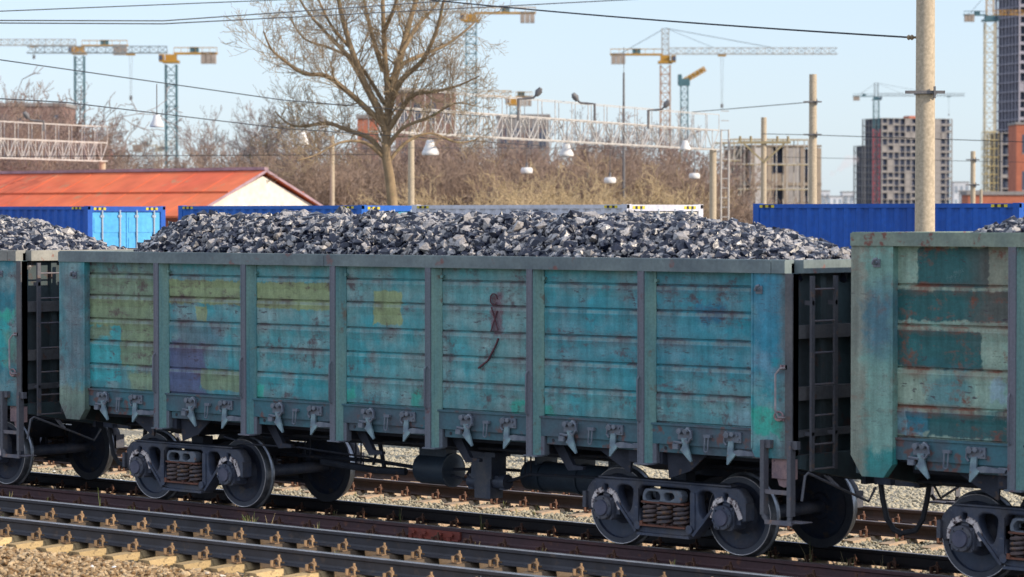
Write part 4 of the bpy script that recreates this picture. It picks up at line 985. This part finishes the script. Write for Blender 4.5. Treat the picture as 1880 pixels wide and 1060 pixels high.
frame_building(1665, 219, 0, 1400, 37, 20, 16, 12, 'grey unfinished apartment tower block behind the thick concrete pole', .35, ((6, 7), (9, 10)), extra=((-1, 4, -4, 2, 47.5, 51.5), (14, 18, -6, 0, 47.5, 50)))
frame_building(1592, 268, 0, 1450, 9, 12, 12, 3, 'narrow grey side block left of the unfinished tower', .35, ((1, 2),))
frame_building(1894, -120, 0, 900, 17, 16, 32, 8, 'very tall concrete tower cut by the right edge', .3, ((1, 2), (5, 6)), slabm=CNV, colm=CNV)
frame_building(1846, 245, 0, 860, 7.5, 12, 9, 3, 'dark open concrete frame block at the foot of the tall tower', .2, colm=CN)
frame_building(1418, 268, 0, 330, 8.2, 9, 3, 4, 'brown concrete frame behind scaffolding left of the medium pole', .25, ((0, 1), (2, 3)), slabm=mat('brown_concrete', (.27, .22, .17), (.20, .165, .135), .6, .9), colm=mat('tarpaulin_brown', (.32, .26, .20), (.22, .18, .15), .8, .9, streak=True))
def block(x, ytop, d, width, depth, m, label, rows=0, cols=0, rot=0., name='brick_building', wm=None):
    b = at(x, 400, d); H = at(x, ytop, d).z+.95; T = empty(name, (b.x, b.y, -.95), FACE+rot, label, 'building')
    w, dp = width/2, depth/2
    mb = MB(); mb.box(-w, w, -dp, dp, 0, H-.5); mb.build('wall', m, T)
    mb = MB(); mb.box(-w-.2, w+.2, -dp-.2, dp+.2, H-.499, H); mb.build('roof', CN, T)
    for i in range(rows):
        for j in range(cols):
            ww = width/cols*.5; hh = (H-1)/rows*.5; x0 = -w+width*(j+.5)/cols; z0 = .8+(H-1.5)*(i+.5)/rows
            mb = MB(); mb.box(x0-ww/2, x0+ww/2, -dp-.02, -dp+.3, z0-hh/2, z0+hh/2); f = mb.build('window', wm or HOLE, T)
            mb = MB(); mb.box(x0-.04, x0+.04, -dp-.05, -dp-.021, z0-hh/2, z0+hh/2); mb.box(x0-ww/2, x0+ww/2, -dp-.055, -dp-.022, z0-hh/2-.12, z0-hh/2); mb.build('frame', PLW, f)
    return T
block(1900, 226, 620, 9.5, 10, BRK, 'bright red brick block at the right edge', 3, 2)
block(1826, 352, 420, 8.4, 6, BRK, 'low red wall building under the crane at right', 1, 4, name='low_red_building')
block(782, 166, 420, 8.2, 10, BRN, 'brown brick building with dark windows behind the big bare tree', 4, 4)
block(676, 212, 380, 2.4, 6, BRK, 'small red block left of the big tree trunk', 2, 1)
block(52, 192, 430, 12, 12, BRN, 'brown brick building behind bare trees at the left edge', 5, 5)
block(192, 266, 300, 1.3, 3, BRK, 'narrow red tower block at the end of the left truss', 2, 1)
block(960, 212, 520, 9, 10, CN, 'grey block behind the middle of the white truss', 3, 4, name='grey_building')
for i, (x, y, w_, l) in enumerate(((1530, 360, 22, 'long low white apartment block on the horizon'), (1512, 350, 6, 'small stepped white block on the horizon'), (1556, 352, 7, 'white block beside the narrow grey tower'), (1762, 334, 9, 'white mid-rise on the horizon right of the thick pole'), (1776, 350, 12, 'low pale block before the red wall'))):
    block(x, y, 1700, w_, 12, mat('far_white_%d' % i, (.72, .74, .78), None, .1, .9), l, 3 if i != 4 else 2, max(2, int(w_/3)), 0, 'white_building', mat('far_window_%d' % i, (.35, .42, .5), None, .1, .8))
# scaffolding round the brown frame, and the yellow hoist tower at right
SC = mat('scaffold_tube', (.45, .44, .42), (.36, .30, .24), 2, .7); SY = mat('scaffold_yellow', (.55, .44, .20), (.45, .36, .18), 2, .7)
def scaffold(x, ytop, d, width, depth, lv, bays, m, label):
    b = at(x, 400, d); H = at(x, ytop, d).z+.95; T = empty('scaffolding', (b.x, b.y, -.95), FACE+.25, label, 'scaffolding'); mb = MB()
    for y in (-depth/2, depth/2):
        for i in range(bays+1): xx = -width/2+width*i/bays; mb.bar((xx, y, 0), (xx, y, H), .09)
        for j in range(lv+1): mb.bar((-width/2, y, H*j/lv), (width/2, y, H*j/lv), .09)
        for j in range(lv): mb.bar((-width/2, y, H*j/lv), (-width/2+width/bays, y, H*(j+1)/lv), .06)
    mb.build('tube_frame', m, T)
    for j in range(1, lv+1): mb = MB(); mb.box(-width/2, width/2, -depth/2, depth/2, H*j/lv-.12, H*j/lv-.04); mb.build('deck', SY, T)
scaffold(1335, 262, 300, 2.2, 2, 7, 2, SC, 'grey scaffold stair tower right of the gantry ladder')
scaffold(1412, 256, 312, 8.2, 1.2, 5, 7, SC, 'wide scaffolding with yellow decks on the brown frame')
scaffold(1817, 242, 800, 3.4, 3.4, 12, 3, SY, 'yellow hoist tower beneath the lattice crane at right')

# smoke drifting from a far chimney
bm_s = MB()
rr = random.Random(4); sm = at(1515, 330, 1300)
def blob(c, r_):
    v = [tuple(Vector(q)*r_+Vector(c)) for q in ICO_V]; bm_s.add(v, [tuple(f) for f in ICO_F], 0, True)
for i in range(12):
    t = i/11; blob(tuple(RT*(t*12)+Vector((rr.uniform(-1, 1), rr.uniform(-2, 2), 9*t+rr.uniform(-.8, .8)))), 1.0+1.6*t)
vm = bpy.data.materials.new('smoke'); vm.use_nodes = True; nt = vm.node_tree; nt.nodes.remove(nt.nodes['Principled BSDF'])
pv = nt.nodes.new('ShaderNodeVolumePrincipled'); pv.inputs['Density'].default_value = .07; pv.inputs['Color'].default_value = (.95, .80, .80, 1); nt.links.new(pv.outputs[0], nt.nodes['Material Output'].inputs['Volume'])
so = bm_s.build('smoke_plume', vm, None, tuple(sm)); md = so.modifiers.new('r', 'REMESH'); md.mode = 'VOXEL'; md.voxel_size = .8
tag(so, 'pale pink smoke drifting up left of the unfinished tower', 'smoke', None, 'stuff')
# ------------------------------------------------------------------ tower cranes
CY_ = mat('crane_yellow', (.50, .27, .045), (.38, .21, .04), 1, .6); CG = mat('crane_grey', (.22, .26, .28), (.18, .21, .24), 1, .6); CT = mat('crane_teal', (.08, .17, .20), (.06, .13, .16), 1, .6); CPL = mat('crane_pale', (.42, .41, .38), (.33, .33, .33), 1, .6); BAL = mat('ballast_block', (.42, .35, .30), None, 1, .9); CR = mat('crane_red', (.50, .10, .12), None, 1, .6); CBG = mat('crane_beige', (.55, .50, .38), (.48, .43, .33), 1, .6)
def lattice(mb, a, b, w, h, bays, t, tri=False, mi=0):
    a = Vector(a); b = Vector(b); d = b-a; ax = d.normalized()
    u = Vector((0, 0, 1)) if abs(ax.z) < .8 else Vector((0, 1, 0)); s = ax.cross(u).normalized(); u = s.cross(ax).normalized()
    cs = [s*(-w/2), s*(w/2), u*h] if tri else [s*(-w/2)-u*(h/2), s*(w/2)-u*(h/2), s*(w/2)+u*(h/2), s*(-w/2)+u*(h/2)]
    for c in cs: mb.bar(a+c, b+c, t, t, mi)
    n = len(cs)
    for i in range(bays):
        p = a+d*i/bays; q = a+d*(i+1)/bays
        for k in range(n):
            c0, c1 = cs[k], cs[(k+1) % n]
            mb.bar(p+(c0 if i % 2 else c1), q+(c1 if i % 2 else c0), t*.6, t*.6, mi); mb.bar(p+c0, p+c1, t*.55, t*.55, mi)
def crane(x, yj, d, jib, cjib, label, mast=2., mm=CG, jm=CPL, cm=CY_, apex=0., side=1, trolley=.4, hook=5., slope=0., mastw=None, lower=None, yaw=0.):
    """x, yj: where the jib meets the mast; jib reaches to `side`, counter-jib the other way (metres)"""
    b = at(x, 400, d); zj = at(x, yj, d).z; T = empty('tower_crane', (b.x, b.y, -.95), FACE+yaw, label, 'crane', 'tower cranes over the building sites'); H = zj+.95; s = side
    t = mast*.11
    mb = MB(); lattice(mb, (0, 0, 0), (0, 0, H-2.2), mast, mast, int(H/mast), t, mi=0)
    if lower: lattice(mb, (0, 0, 0), (0, 0, lower), mast*1.15, mast*1.15, int(lower/mast), t*1.0, mi=1)
    mb.build('mast', [mm, CR], T)
    mb = MB(); mb.box(-mast*.75, mast*.75, -mast*.75, mast*.75, H-1.9, H-1.4); mb.box(-mast*.5, mast*.5, -mast*.5, mast*.5, H-1.4, H-.3); mb.build('slewing_unit', cm, T)
    mb = MB(); mb.box(s*mast*.6, s*(mast*.6+.9), -mast*.9, -mast*.1, H-1.7, H-.3); c = mb.build('cab', cm, T); mb = MB(); mb.box(s*(mast*.6+.2), s*(mast*.6+.92), -mast*.93, -mast*.9+.0, H-1.4, H-.5); mb.build('window', HOLE, c)
    mb = MB(); lattice(mb, (s*mast*.4, 0, H), (s*jib, 0, H+slope), 1.3, 1.25, int(jib/1.6), .16, True); mb.build('jib', jm, T)
    mb = MB()
    for yy in (-.6, .6): mb.bar((-s*mast*.3, yy, H-.1), (-s*cjib, yy, H-.1), .30, .38); mb.bar((-s*mast*.3, yy, H+1.0), (-s*cjib, yy, H+1.0), .09)
    for i in range(7): xx = -s*(mast*.3+(cjib-mast*.3)*i/6); mb.bar((xx, -.6, H), (xx, .6, H), .2); mb.bar((xx, -.6, H), (xx, -.6, H+1.), .08)
    mb.build('counter_jib', cm, T)
    mb = MB()
    for i in range(3): mb.box(-s*(cjib-.2-i*.95), -s*(cjib-1.05-i*.95), -.75, .75, H-2.0, H+.15)
    mb.build('counterweight', BAL, T)
    mb = MB(); mb.box(-s*(cjib*.6), -s*(cjib*.6-1.6), -.5, .5, H+.1, H+1.1); mb.build('winch', CT, T)
    if apex:
        mb = MB(); lattice(mb, (0, 0, H-.2), (0, 0, H+apex), mast*.7, mast*.7, 5, .15); mb.build('apex', jm, T)
        mb = MB(); mb.tube([(0, 0, H+apex), (s*jib*.62, 0, H+1.3+slope*.6)], .07, 4); mb.tube([(0, 0, H+apex), (-s*cjib*.8, 0, H+.2)], .07, 4); mb.tube([(0, 0, H+apex), (s*jib*.28, 0, H+1.3)], .05, 4); mb.build('tie_rope', WIRE, T)
    if hook:
        xx = s*jib*trolley; mb = MB(); mb.box(xx-.8, xx+.8, -.6, .6, H-.45, H-.1); mb.build('trolley', cm, T)
        mb = MB(); mb.cyl((xx-.25, 0, H-.4), (xx-.1, 0, H-hook), .035, 4); mb.cyl((xx+.25, 0, H-.4), (xx+.1, 0, H-hook), .035, 4); mb.box(xx-.25, xx+.25, -.2, .2, H-hook-.8, H-hook); mb.build('hoist', STEEL, T)
    return T
crane(147, 84, 620, 21, 10, 'pale jibbed crane at far left, its mast behind brown trees', 1.9, CT, CPL, CY_, 0, -1, .45, 2)
crane(315, 98, 560, 27, 8.6, 'second crane from the left, grey jib pointing left', 2.0, CT, CG, CY_, 0, -1, .28, 8)
crane(865, 24, 580, 14, 12.5, 'crane rising right of the big bare tree, counterweight to its right', 2.0, CT, CPL, CY_, 0, -1, .6, 0)
crane(1221, 100, 600, 34.5, 11, 'largest crane, orange and grey with a pointed top, centre right', 1.9, mat('crane_dull_orange', (.46, .25, .14), (.32, .20, .14), .5, .7), CPL, CY_, 5.2, 1, .33, 10)
crane(1608, 177, 1350, 40, 10.5, 'slim crane with a red lower mast in front of the unfinished tower', 2.4, CT, CG, CT, 6, 1, .82, 8, lower=44)
crane(1816, 28, 860, 30, 7.5, 'crane with beige mast beside the tall tower at right', 2.9, CBG, CY_, CT, 7, 1, .7, 0)
crane(292, 267, 900, 5, 8, 'tiny tan crane just over the trees at left', 1.6, CBG, CBG, CBG, 0, 1, .5, 0)
crane(943, 178, 640, 8, 4, 'small yellow crane peeking over the truss right of the big tree', 1.4, CT, CY_, CY_, 0, -1, .5, 0)
# luffing crane with folded boom
b = at(1256, 400, 560); T = empty('luffing_crane', (b.x, b.y, -.95), FACE, 'short luffing crane with raised yellow boom right of the largest crane', 'crane', 'tower cranes over the building sites'); H = at(1256, 158, 560).z+.95
mb = MB(); lattice(mb, (0, 0, 0), (0, 0, H), 1.3, 1.3, int(H/1.3), .16); mb.build('mast', CT, T)
mb = MB(); mb.box(-1.1, 1.0, -.8, .8, H, H+1.3); mb.box(-1.2, -.5, -.7, .7, H+.2, H+2.1); mb.build('cab', CT, T)
mb = MB(); lattice(mb, (-.4, 0, H+.7), (3.9, 0, H+3.2), .8, .8, 6, .22); mb.bar((-.4, 0, H+.7), (3.9, 0, H+3.2), .5, .4); mb.build('boom', CY_, T)
# thin steel mast beside the truss
b = at(1145, 400, 140); T = empty('steel_mast', (b.x, b.y, -.95), 0, 'thin dark steel mast standing behind the truss', 'mast'); H = at(1145, 134, 140).z+.95
mb = MB(); mb.tube([(0, 0, 0), (0, 0, H*.75), (0, 0, H)], [.07, .06, .045], 8); mb.build('shaft', STEEL, T)
mb = MB(); mb.tube([(0, 0, H), (0, 0, H+1.2)], .015, 5); mb.build('antenna', STEEL, T)

# ------------------------------------------------------------------ trees
BARK = mat('bark', (.32, .23, .13), (.20, .14, .085), 3, .9, spots=(.26, .24, .11), spot_scale=3, spot_t=.6)
TWIG = mat('twigs', (.34, .25, .19), (.26, .185, .14), .6, .9); TWBIG = mat('big_tree_twigs', (.40, .31, .19), (.30, .22, .14), .6, .9)
TWTAN = mat('tan_twigs', (.58, .45, .27), (.46, .35, .21), .6, .9); TWRED = mat('mauve_twigs', (.31, .225, .195), (.24, .17, .15), .6, .9); TWGREY = mat('grey_twigs', (.22, .19, .185), (.17, .145, .14), .6, .9)
def seg_mesh(name, segs, m, parent, nside=3):
    """all twigs of one tree as three-sided tapering prisms (fast)"""
    S = np.array([list(a)+list(b)+[r0, r1] for a, b, r0, r1 in segs]); a = S[:, :3]; b = S[:, 3:6]; d = b-a; d /= np.linalg.norm(d, axis=1)[:, None]+1e-9
    up = np.where(np.abs(d[:, 2:3]) < .9, [[0, 0, 1.]], [[1., 0, 0]]); s = np.cross(d, up); s /= np.linalg.norm(s, axis=1)[:, None]; u = np.cross(s, d)
    V = []
    for p, r in ((a, S[:, 6]), (b, S[:, 7])):
        for k in range(nside):
            t = 2*PI*k/nside; V.append(p+(s*math.cos(t)+u*math.sin(t))*r[:, None])
    V = np.stack(V, 1); n = len(S); F = []
    for k in range(nside): F.append([k, (k+1) % nside, nside+(k+1) % nside, nside+k])
    F = (np.array(F)[None]+2*nside*np.arange(n)[:, None, None]).reshape(-1)
    me = bpy.data.meshes.new(name); me.vertices.add(n*2*nside); me.vertices.foreach_set('co', V.reshape(-1).astype(np.float32))
    me.loops.add(len(F)); me.loops.foreach_set('vertex_index', F.astype(np.int32)); me.polygons.add(n*nside); me.polygons.foreach_set('loop_start', np.arange(0, n*nside*4, 4, dtype=np.int32))
    me.update(calc_edges=True); me.materials.append(m); me.polygons.foreach_set('use_smooth', np.ones(n*nside, bool))
    o = bpy.data.objects.new(name, me); C.objects.link(o); o.parent = parent; return o
def grow(rd, p, d, L, r, lvl, out, spec):
    """one branch: wandering segments, side shoots spawned on the way"""
    n = spec['seg'][min(lvl, len(spec['seg'])-1)]; step = L/n
    for i in range(n):
        t = i/n; d = (d+Vector((rd.gauss(0, 1), rd.gauss(0, 1), rd.gauss(0, 1)))*spec['wob']+Vector((0, 0, spec['up']))).normalized()
        q = p+d*step; r0 = r*(1-t*.8); r1 = r*(1-(i+1)/n*.8); out[0 if r0 > spec['thick'] else 1].append((p, q, max(r0, spec['rmin']), max(r1, spec['rmin'])))
        if lvl < spec['levels'] and (i > 0 or lvl > 0 or spec.get('low')):
            k = spec['kids'][min(lvl, len(spec['kids'])-1)]; m = int(k)+(rd.random() < k-int(k))
            for _ in range(m):
                a = rd.uniform(0, 2*PI); o = d.orthogonal(); o.rotate(Matrix.Rotation(a, 3, d)); ang = rd.uniform(*spec['ang'])
                nd = (d*math.cos(ang)+o*math.sin(ang)).normalized(); tt = p.lerp(q, rd.random())
                grow(rd, tt, nd, L*rd.uniform(*spec['len'])*(1-.45*t), max(r0*rd.uniform(.4, .62), spec['rmin']), lvl+1, out, spec)
        p = q
DB = 86.
def big_tree():
    b = at(716, 400, DB); T = empty('bare_tree', (b.x, b.y, -.95), 0, 'big leafless tree with a thick forked trunk, taller than the frame', 'tree'); O = Vector((b.x, b.y, -.95)); rd = random.Random(12)
    out = [[], []]; limbs = [
     ([(722, 500), (722, 400), (716, 330), (708, 280), (712, 225), (712, 170), (707, 110), (704, 40), (700, -60), (694, -170)], .175, .035, 0),
     ([(712, 175), (722, 150), (738, 95), (752, 40), (770, -20), (790, -110)], .20, .04, .4),
     ([(708, 240), (694, 200), (668, 150), (645, 90), (628, 30), (612, -50), (600, -130)], .18, .035, -.5),
     ([(700, 225), (668, 195), (640, 170), (600, 140), (558, 135), (522, 112), (498, 90), (484, 58)], .12, .022, -1.2),
     ([(704, 285), (680, 255), (640, 240), (600, 226), (560, 232), (530, 228), (505, 205)], .11, .02, 1.),
     ([(712, 240), (735, 205), (758, 175), (800, 168), (840, 158), (880, 140)], .11, .02, -.8),
     ([(716, 150), (740, 118), (778, 100), (820, 82), (862, 50), (880, 30)], .10, .02, 1.2),
     ([(712, 205), (735, 150), (775, 112), (800, 60), (815, 0), (828, -70)], .12, .025, -1.4),
     ([(672, 160), (640, 105), (598, 60), (560, 15), (530, -40)], .10, .02, 1.),
     ([(703, 130), (682, 60), (668, 0), (650, -80)], .10, .025, 1.2), ([(736, 100), (765, 50), (800, 10), (830, -40)], .09, .02, .9),
     ([(704, 290), (670, 262), (625, 262), (580, 285), (545, 295)], .07, .015, -1.), ([(712, 300), (745, 262), (790, 245), (840, 262), (880, 255)], .07, .015, 1.), ([(712, 270), (740, 235), (790, 215), (835, 190), (872, 195)], .08, .015, -1.),
     ([(705, 190), (660, 120), (610, 90), (560, 72), (530, 30)], .08, .016, 1.5), ([(645, 90), (610, 50), (585, 0), (560, -60)], .07, .016, -.6), ([(704, 60), (725, 10), (740, -60)], .09, .02, -1.)]
    spec = dict(seg=[4, 4, 3, 3], wob=.15, up=.10, thick=.035, rmin=.0052, levels=4, kids=[1.35, 1.15, 1.0, .8], ang=(.3, .9), len=(.50, .80))
    for px, r0, r1, dd in limbs:
        if r0 < .17: r0 *= .82
        elif r0 > .177: r0 *= .72
        k = len(px); P = [at(x, y, DB+dd*i/(k-1)*1.6)-O for i, (x, y) in enumerate(px)]; Q = []
        for i in range(k-1):
            for j in range(4):
                t = j/4; p0, p1, p2, p3 = P[max(i-1, 0)], P[i], P[i+1], P[min(i+2, k-1)]
                Q.append(.5*((2*p1)+(p2-p0)*t+(2*p0-5*p1+4*p2-p3)*t*t+(3*p1-p0-3*p2+p3)*t**3))
        Q.append(P[-1]); m = len(Q)
        for i in range(m-1):
            ra = r0+(r1-r0)*i/(m-1); rb = r0+(r1-r0)*(i+1)/(m-1); out[0].append((Q[i], Q[i+1]+(Q[i+1]-Q[i])*.03, ra, rb))
            d = (Q[i+1]-Q[i]).normalized()
            if i > (11 if dd == 0 else 4) and rd.random() < .78:
                for _ in range(2 if rd.random() < .55 else 1):
                    o = d.orthogonal(); o.rotate(Matrix.Rotation(rd.uniform(0, 2*PI), 3, d)); a = rd.uniform(.5, 1.1); nd = (d*math.cos(a)+o*math.sin(a)+Vector((0, 0, .12))).normalized()
                    grow(rd, Q[i], nd, rd.uniform(.8, 1.75)*(1.1-.4*i/m), max(.012, ra*.32), 1, out, spec)
    seg_mesh('trunk', out[0], BARK, T, 9); seg_mesh('crown', out[1], TWBIG, T, 3); print('BIGTREE', len(out[0]), len(out[1]))
big_tree()
TV = {}
def tree_variant(kind, v):
    if (kind, v) in TV: return TV[(kind, v)]
    rd = random.Random(hash((len(kind), v)) % 9999+v*7+len(kind)); out = [[], []]
    if kind == 'bush':
        spec = dict(seg=[5, 4, 3, 3, 2], wob=.17, up=.06, thick=.03, rmin=.0085, levels=4, kids=[1.6, 1.4, 1.0, .8], ang=(.3, .9), len=(.5, .75), low=1)
        for _ in range(8):
            a = rd.uniform(0, 2*PI); t = rd.uniform(.05, .55); grow(rd, Vector((rd.uniform(-.6, .6), rd.uniform(-.6, .6), 0)), Vector((math.cos(a)*math.sin(t), math.sin(a)*math.sin(t), math.cos(t))), rd.uniform(3.5, 5.2), .07, 0, out, spec)
    elif kind == 'tall':
        spec = dict(seg=[9, 5, 4, 3], wob=.12, up=.10, thick=.035, rmin=.0085, levels=4, kids=[2.6, 1.5, 1.1, .7], ang=(.3, .8), len=(.32, .6), low=0)
        grow(rd, Vector((0, 0, 0)), Vector((0, 0, 1)), 8.5, .15, 0, out, spec)
    else:
        spec = dict(seg=[6, 5, 4, 3], wob=.15, up=.04, thick=.035, rmin=.0085, levels=4, kids=[2.2, 1.4, 1.1, .7], ang=(.4, 1.0), len=(.45, .7), low=0)
        grow(rd, Vector((0, 0, 0)), Vector((0, 0, 1)), 6.5, .2, 0, out, spec)
    T = empty('tree_source', (0, 0, 0)); a = seg_mesh('trunk', out[0], BARK, T, 6); c = seg_mesh('crown', out[1], TWIG, T, 3)
    TV[(kind, v)] = (a.data, c.data); print('TREE', kind, v, len(out[0]), len(out[1]))
    for o in (a, c, T): bpy.data.objects.remove(o)
    return TV[(kind, v)]
def tree(kind, v, x, d, h, label, m=None, group='bare trees behind the containers', w=1., bm=None):
    """h = crown top given as photo row; the variant meshes are about 8 m tall"""
    td, cd = tree_variant(kind, v); b = at(x, 400, d); H = at(x, h, d).z+.95
    T = empty('bush' if kind == 'bush' else 'bare_tree', (b.x, b.y, -.95), (x*1.7+v) % 6.28, label, 'bush' if kind == 'bush' else 'tree', group)
    ref = max(q[2] for q in cd_bounds(cd)); s = H/ref
    for nm, me, mm in (('trunk', td, bm or BARK), ('crown', cd, m or TWIG)):
        o = bpy.data.objects.new(nm, me); C.objects.link(o); o.parent = T; o.scale = (s*w, s*w, s)
        o.material_slots[0].link = 'OBJECT'; o.material_slots[0].material = mm
_cb = {}
def cd_bounds(me):
    if me.name not in _cb:
        a = np.empty(len(me.vertices)*3, np.float32); me.vertices.foreach_get('co', a); _cb[me.name] = [tuple(a.reshape(-1, 3).max(0))]
    return _cb[me.name]
R_ = random.Random(77)
# left: brown trees before the brick building, thinner grey ones to the right of it
for i, (x, d, h) in enumerate([(-20, 170, 130), (18, 160, 120), (55, 175, 135), (92, 165, 150), (120, 172, 180), (-5, 150, 215), (40, 150, 210), (80, 152, 225), (150, 180, 205), (110, 150, 235), (10, 140, 230), (60, 142, 240), (25, 185, 150), (75, 190, 160), (-30, 160, 150), (5, 165, 170), (35, 162, 140), (62, 158, 165), (100, 168, 185), (130, 175, 170), (-10, 148, 190), (22, 152, 185), (52, 148, 195), (88, 150, 200), (60, 140, 200), (30, 138, 205), (95, 145, 205), (0, 140, 200), (135, 160, 215), (160, 170, 225), (180, 175, 250), (120, 148, 250)]):
    k2 = ('wide', 'bush', 'tall', 'bush')[i % 4]; tree(k2, i % 3, x, d, h, {'wide': 'spreading leafless tree in the thicket at the left edge', 'bush': 'dense brown bush in the thicket at the left edge', 'tall': 'slim leafless tree in the thicket at the left edge'}[k2], TWRED if i % 3 else TWIG, {'wide': 'spreading trees at the left edge', 'bush': 'bushes at the left edge', 'tall': 'slim trees at the left edge'}[k2])
for i, (x, d, h, l) in enumerate([(193, 175, 150, 'slender grey tree between the two left cranes'), (340, 190, 190, 'slender grey tree behind the second crane mast'), (305, 195, 235, 'low faint tree left of the second crane mast'), (425, 165, 178, 'dark grey bare tree above the shed roof'), (462, 160, 160, 'bare tree left of the big tree, tallest of its clump'), (500, 168, 178, 'bare tree whose crown touches the big tree'), (395, 185, 245, 'low grey tree behind the red roof ridge'), (232, 200, 262, 'faint low tree beside the narrow red tower')]):
    tree('tall' if i != 3 else 'wide', i % 3, x, d, h, l, TWGREY, 'slender bare trees over the red roof')
# brown mass from the shed gable to the brown frame
R_ = random.Random(5); k = 0
for x in range(385, 1310, 25):
    for row, (d, h0) in enumerate(((176, 216), (152, 246), (132, 292))):
        hh = h0+R_.uniform(-20, 26); kind = 'bush'; mt = (TWRED, TWIG, TWTAN)[row]; wd = 1.0
        if x < 620 and row == 0: hh -= 12; kind = 'tall'; wd = 1.1
        if row == 0 and R_.random() < .5: kind = 'tall'
        if row == 2 and (x < 800 or R_.random() < .35 or x > 1240): continue
        if row == 1 and R_.random() < .25: kind = 'wide'
        lab = ('slim dark back-row tree in the thicket behind the truss' if kind == 'tall' else 'mauve-brown back-row bush in the thicket behind the truss', 'brown leafless %s in the thicket behind the containers' % ('bush' if kind == 'bush' else 'tree'), 'sandy tan leafless bush in front of the brown thicket')[row]
        tree(kind, R_.randrange(3), x+R_.uniform(-14, 14), d+R_.uniform(-6, 6), hh, lab, mt, ('back-row slim trees' if kind == 'tall' else 'back-row bushes', 'middle-row bushes' if kind == 'bush' else 'middle-row trees', 'tan front row of the thicket')[row], wd); k += 1
for i, (x, h, l) in enumerate(((1095, 192, 'dark bare tree top above the truss left of the largest crane'), (1118, 208, 'smaller tree beside the thin mast above the truss'), (1190, 214, 'low tree top above the truss below the largest crane'), (1345, 300, 'bush between the gantry ladder and scaffolding'), (1348, 330, 'lowest bush at the right end of the thicket'))):
    tree('tall' if i < 3 else 'bush', i % 3, x, 180 if i < 3 else 128, h, l, TWGREY if i < 3 else TWIG, None)
# ------------------------------------------------------------------ camera, sun and sky
cam = bpy.data.cameras.new('camera'); co = bpy.data.objects.new('camera', cam); C.objects.link(co); sc.camera = co
co.location = CAM; co.rotation_euler = Matrix((RT, UP, -FW)).transposed().to_euler()
cam.sensor_width = 36; cam.lens = FPX/1880*36; cam.clip_start = .5; cam.clip_end = 9000
cam.dof.use_dof = True; cam.dof.focus_distance = 43.; cam.dof.aperture_fstop = 2.7; cam.dof.aperture_blades = 0
EL, AZ = math.radians(27), math.radians(71)      # azimuth clockwise from +y
sd = Vector((math.sin(AZ)*math.cos(EL), math.cos(AZ)*math.cos(EL), math.sin(EL)))
su = bpy.data.lights.new('sun', 'SUN'); su.energy = 5.0; su.angle = math.radians(.53); su.color = (1., .86, .68)
so = bpy.data.objects.new('sun', su); C.objects.link(so); so.rotation_euler = sd.to_track_quat('Z', 'Y').to_euler(); so.location = (0, 0, 60)
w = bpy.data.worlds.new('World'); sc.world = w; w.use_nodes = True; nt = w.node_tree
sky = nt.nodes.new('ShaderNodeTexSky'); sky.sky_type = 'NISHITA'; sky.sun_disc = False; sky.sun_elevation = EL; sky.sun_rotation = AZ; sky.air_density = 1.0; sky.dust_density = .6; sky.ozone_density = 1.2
pass
def _n(t, **k):
    q = nt.nodes.new(t)
    for a_, b_ in k.items(): setattr(q, a_, b_)
    return q
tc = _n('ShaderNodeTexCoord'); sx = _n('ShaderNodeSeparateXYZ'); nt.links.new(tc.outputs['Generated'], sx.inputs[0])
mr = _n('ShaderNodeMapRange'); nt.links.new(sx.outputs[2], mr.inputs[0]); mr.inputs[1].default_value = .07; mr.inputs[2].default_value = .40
hz = _n('ShaderNodeMix', data_type='RGBA'); nt.links.new(mr.outputs[0], hz.inputs[0]); hz.inputs[6].default_value = (4.9, 6.1, 6.9, 1); hz.inputs[7].default_value = (7.8, 8.5, 9.6, 1)  # upper dome set brighter than the horizon to fill shaded wagon sides
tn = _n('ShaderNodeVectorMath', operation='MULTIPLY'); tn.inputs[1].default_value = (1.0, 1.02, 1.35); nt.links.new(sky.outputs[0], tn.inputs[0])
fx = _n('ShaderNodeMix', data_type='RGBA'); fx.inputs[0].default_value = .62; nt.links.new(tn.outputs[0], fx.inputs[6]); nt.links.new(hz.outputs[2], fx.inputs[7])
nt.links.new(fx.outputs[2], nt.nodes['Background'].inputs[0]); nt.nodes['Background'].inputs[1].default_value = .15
sc.view_settings.view_transform = 'Standard'; sc.view_settings.look = 'None'; sc.view_settings.exposure = 0
sc.render.engine = 'CYCLES'; sc.cycles.use_denoising = True; sc.cycles.max_bounces = 6; sc.cycles.diffuse_bounces = 3; sc.cycles.glossy_bounces = 3; sc.cycles.volume_bounces = 2
sc.cycles.use_adaptive_sampling = True
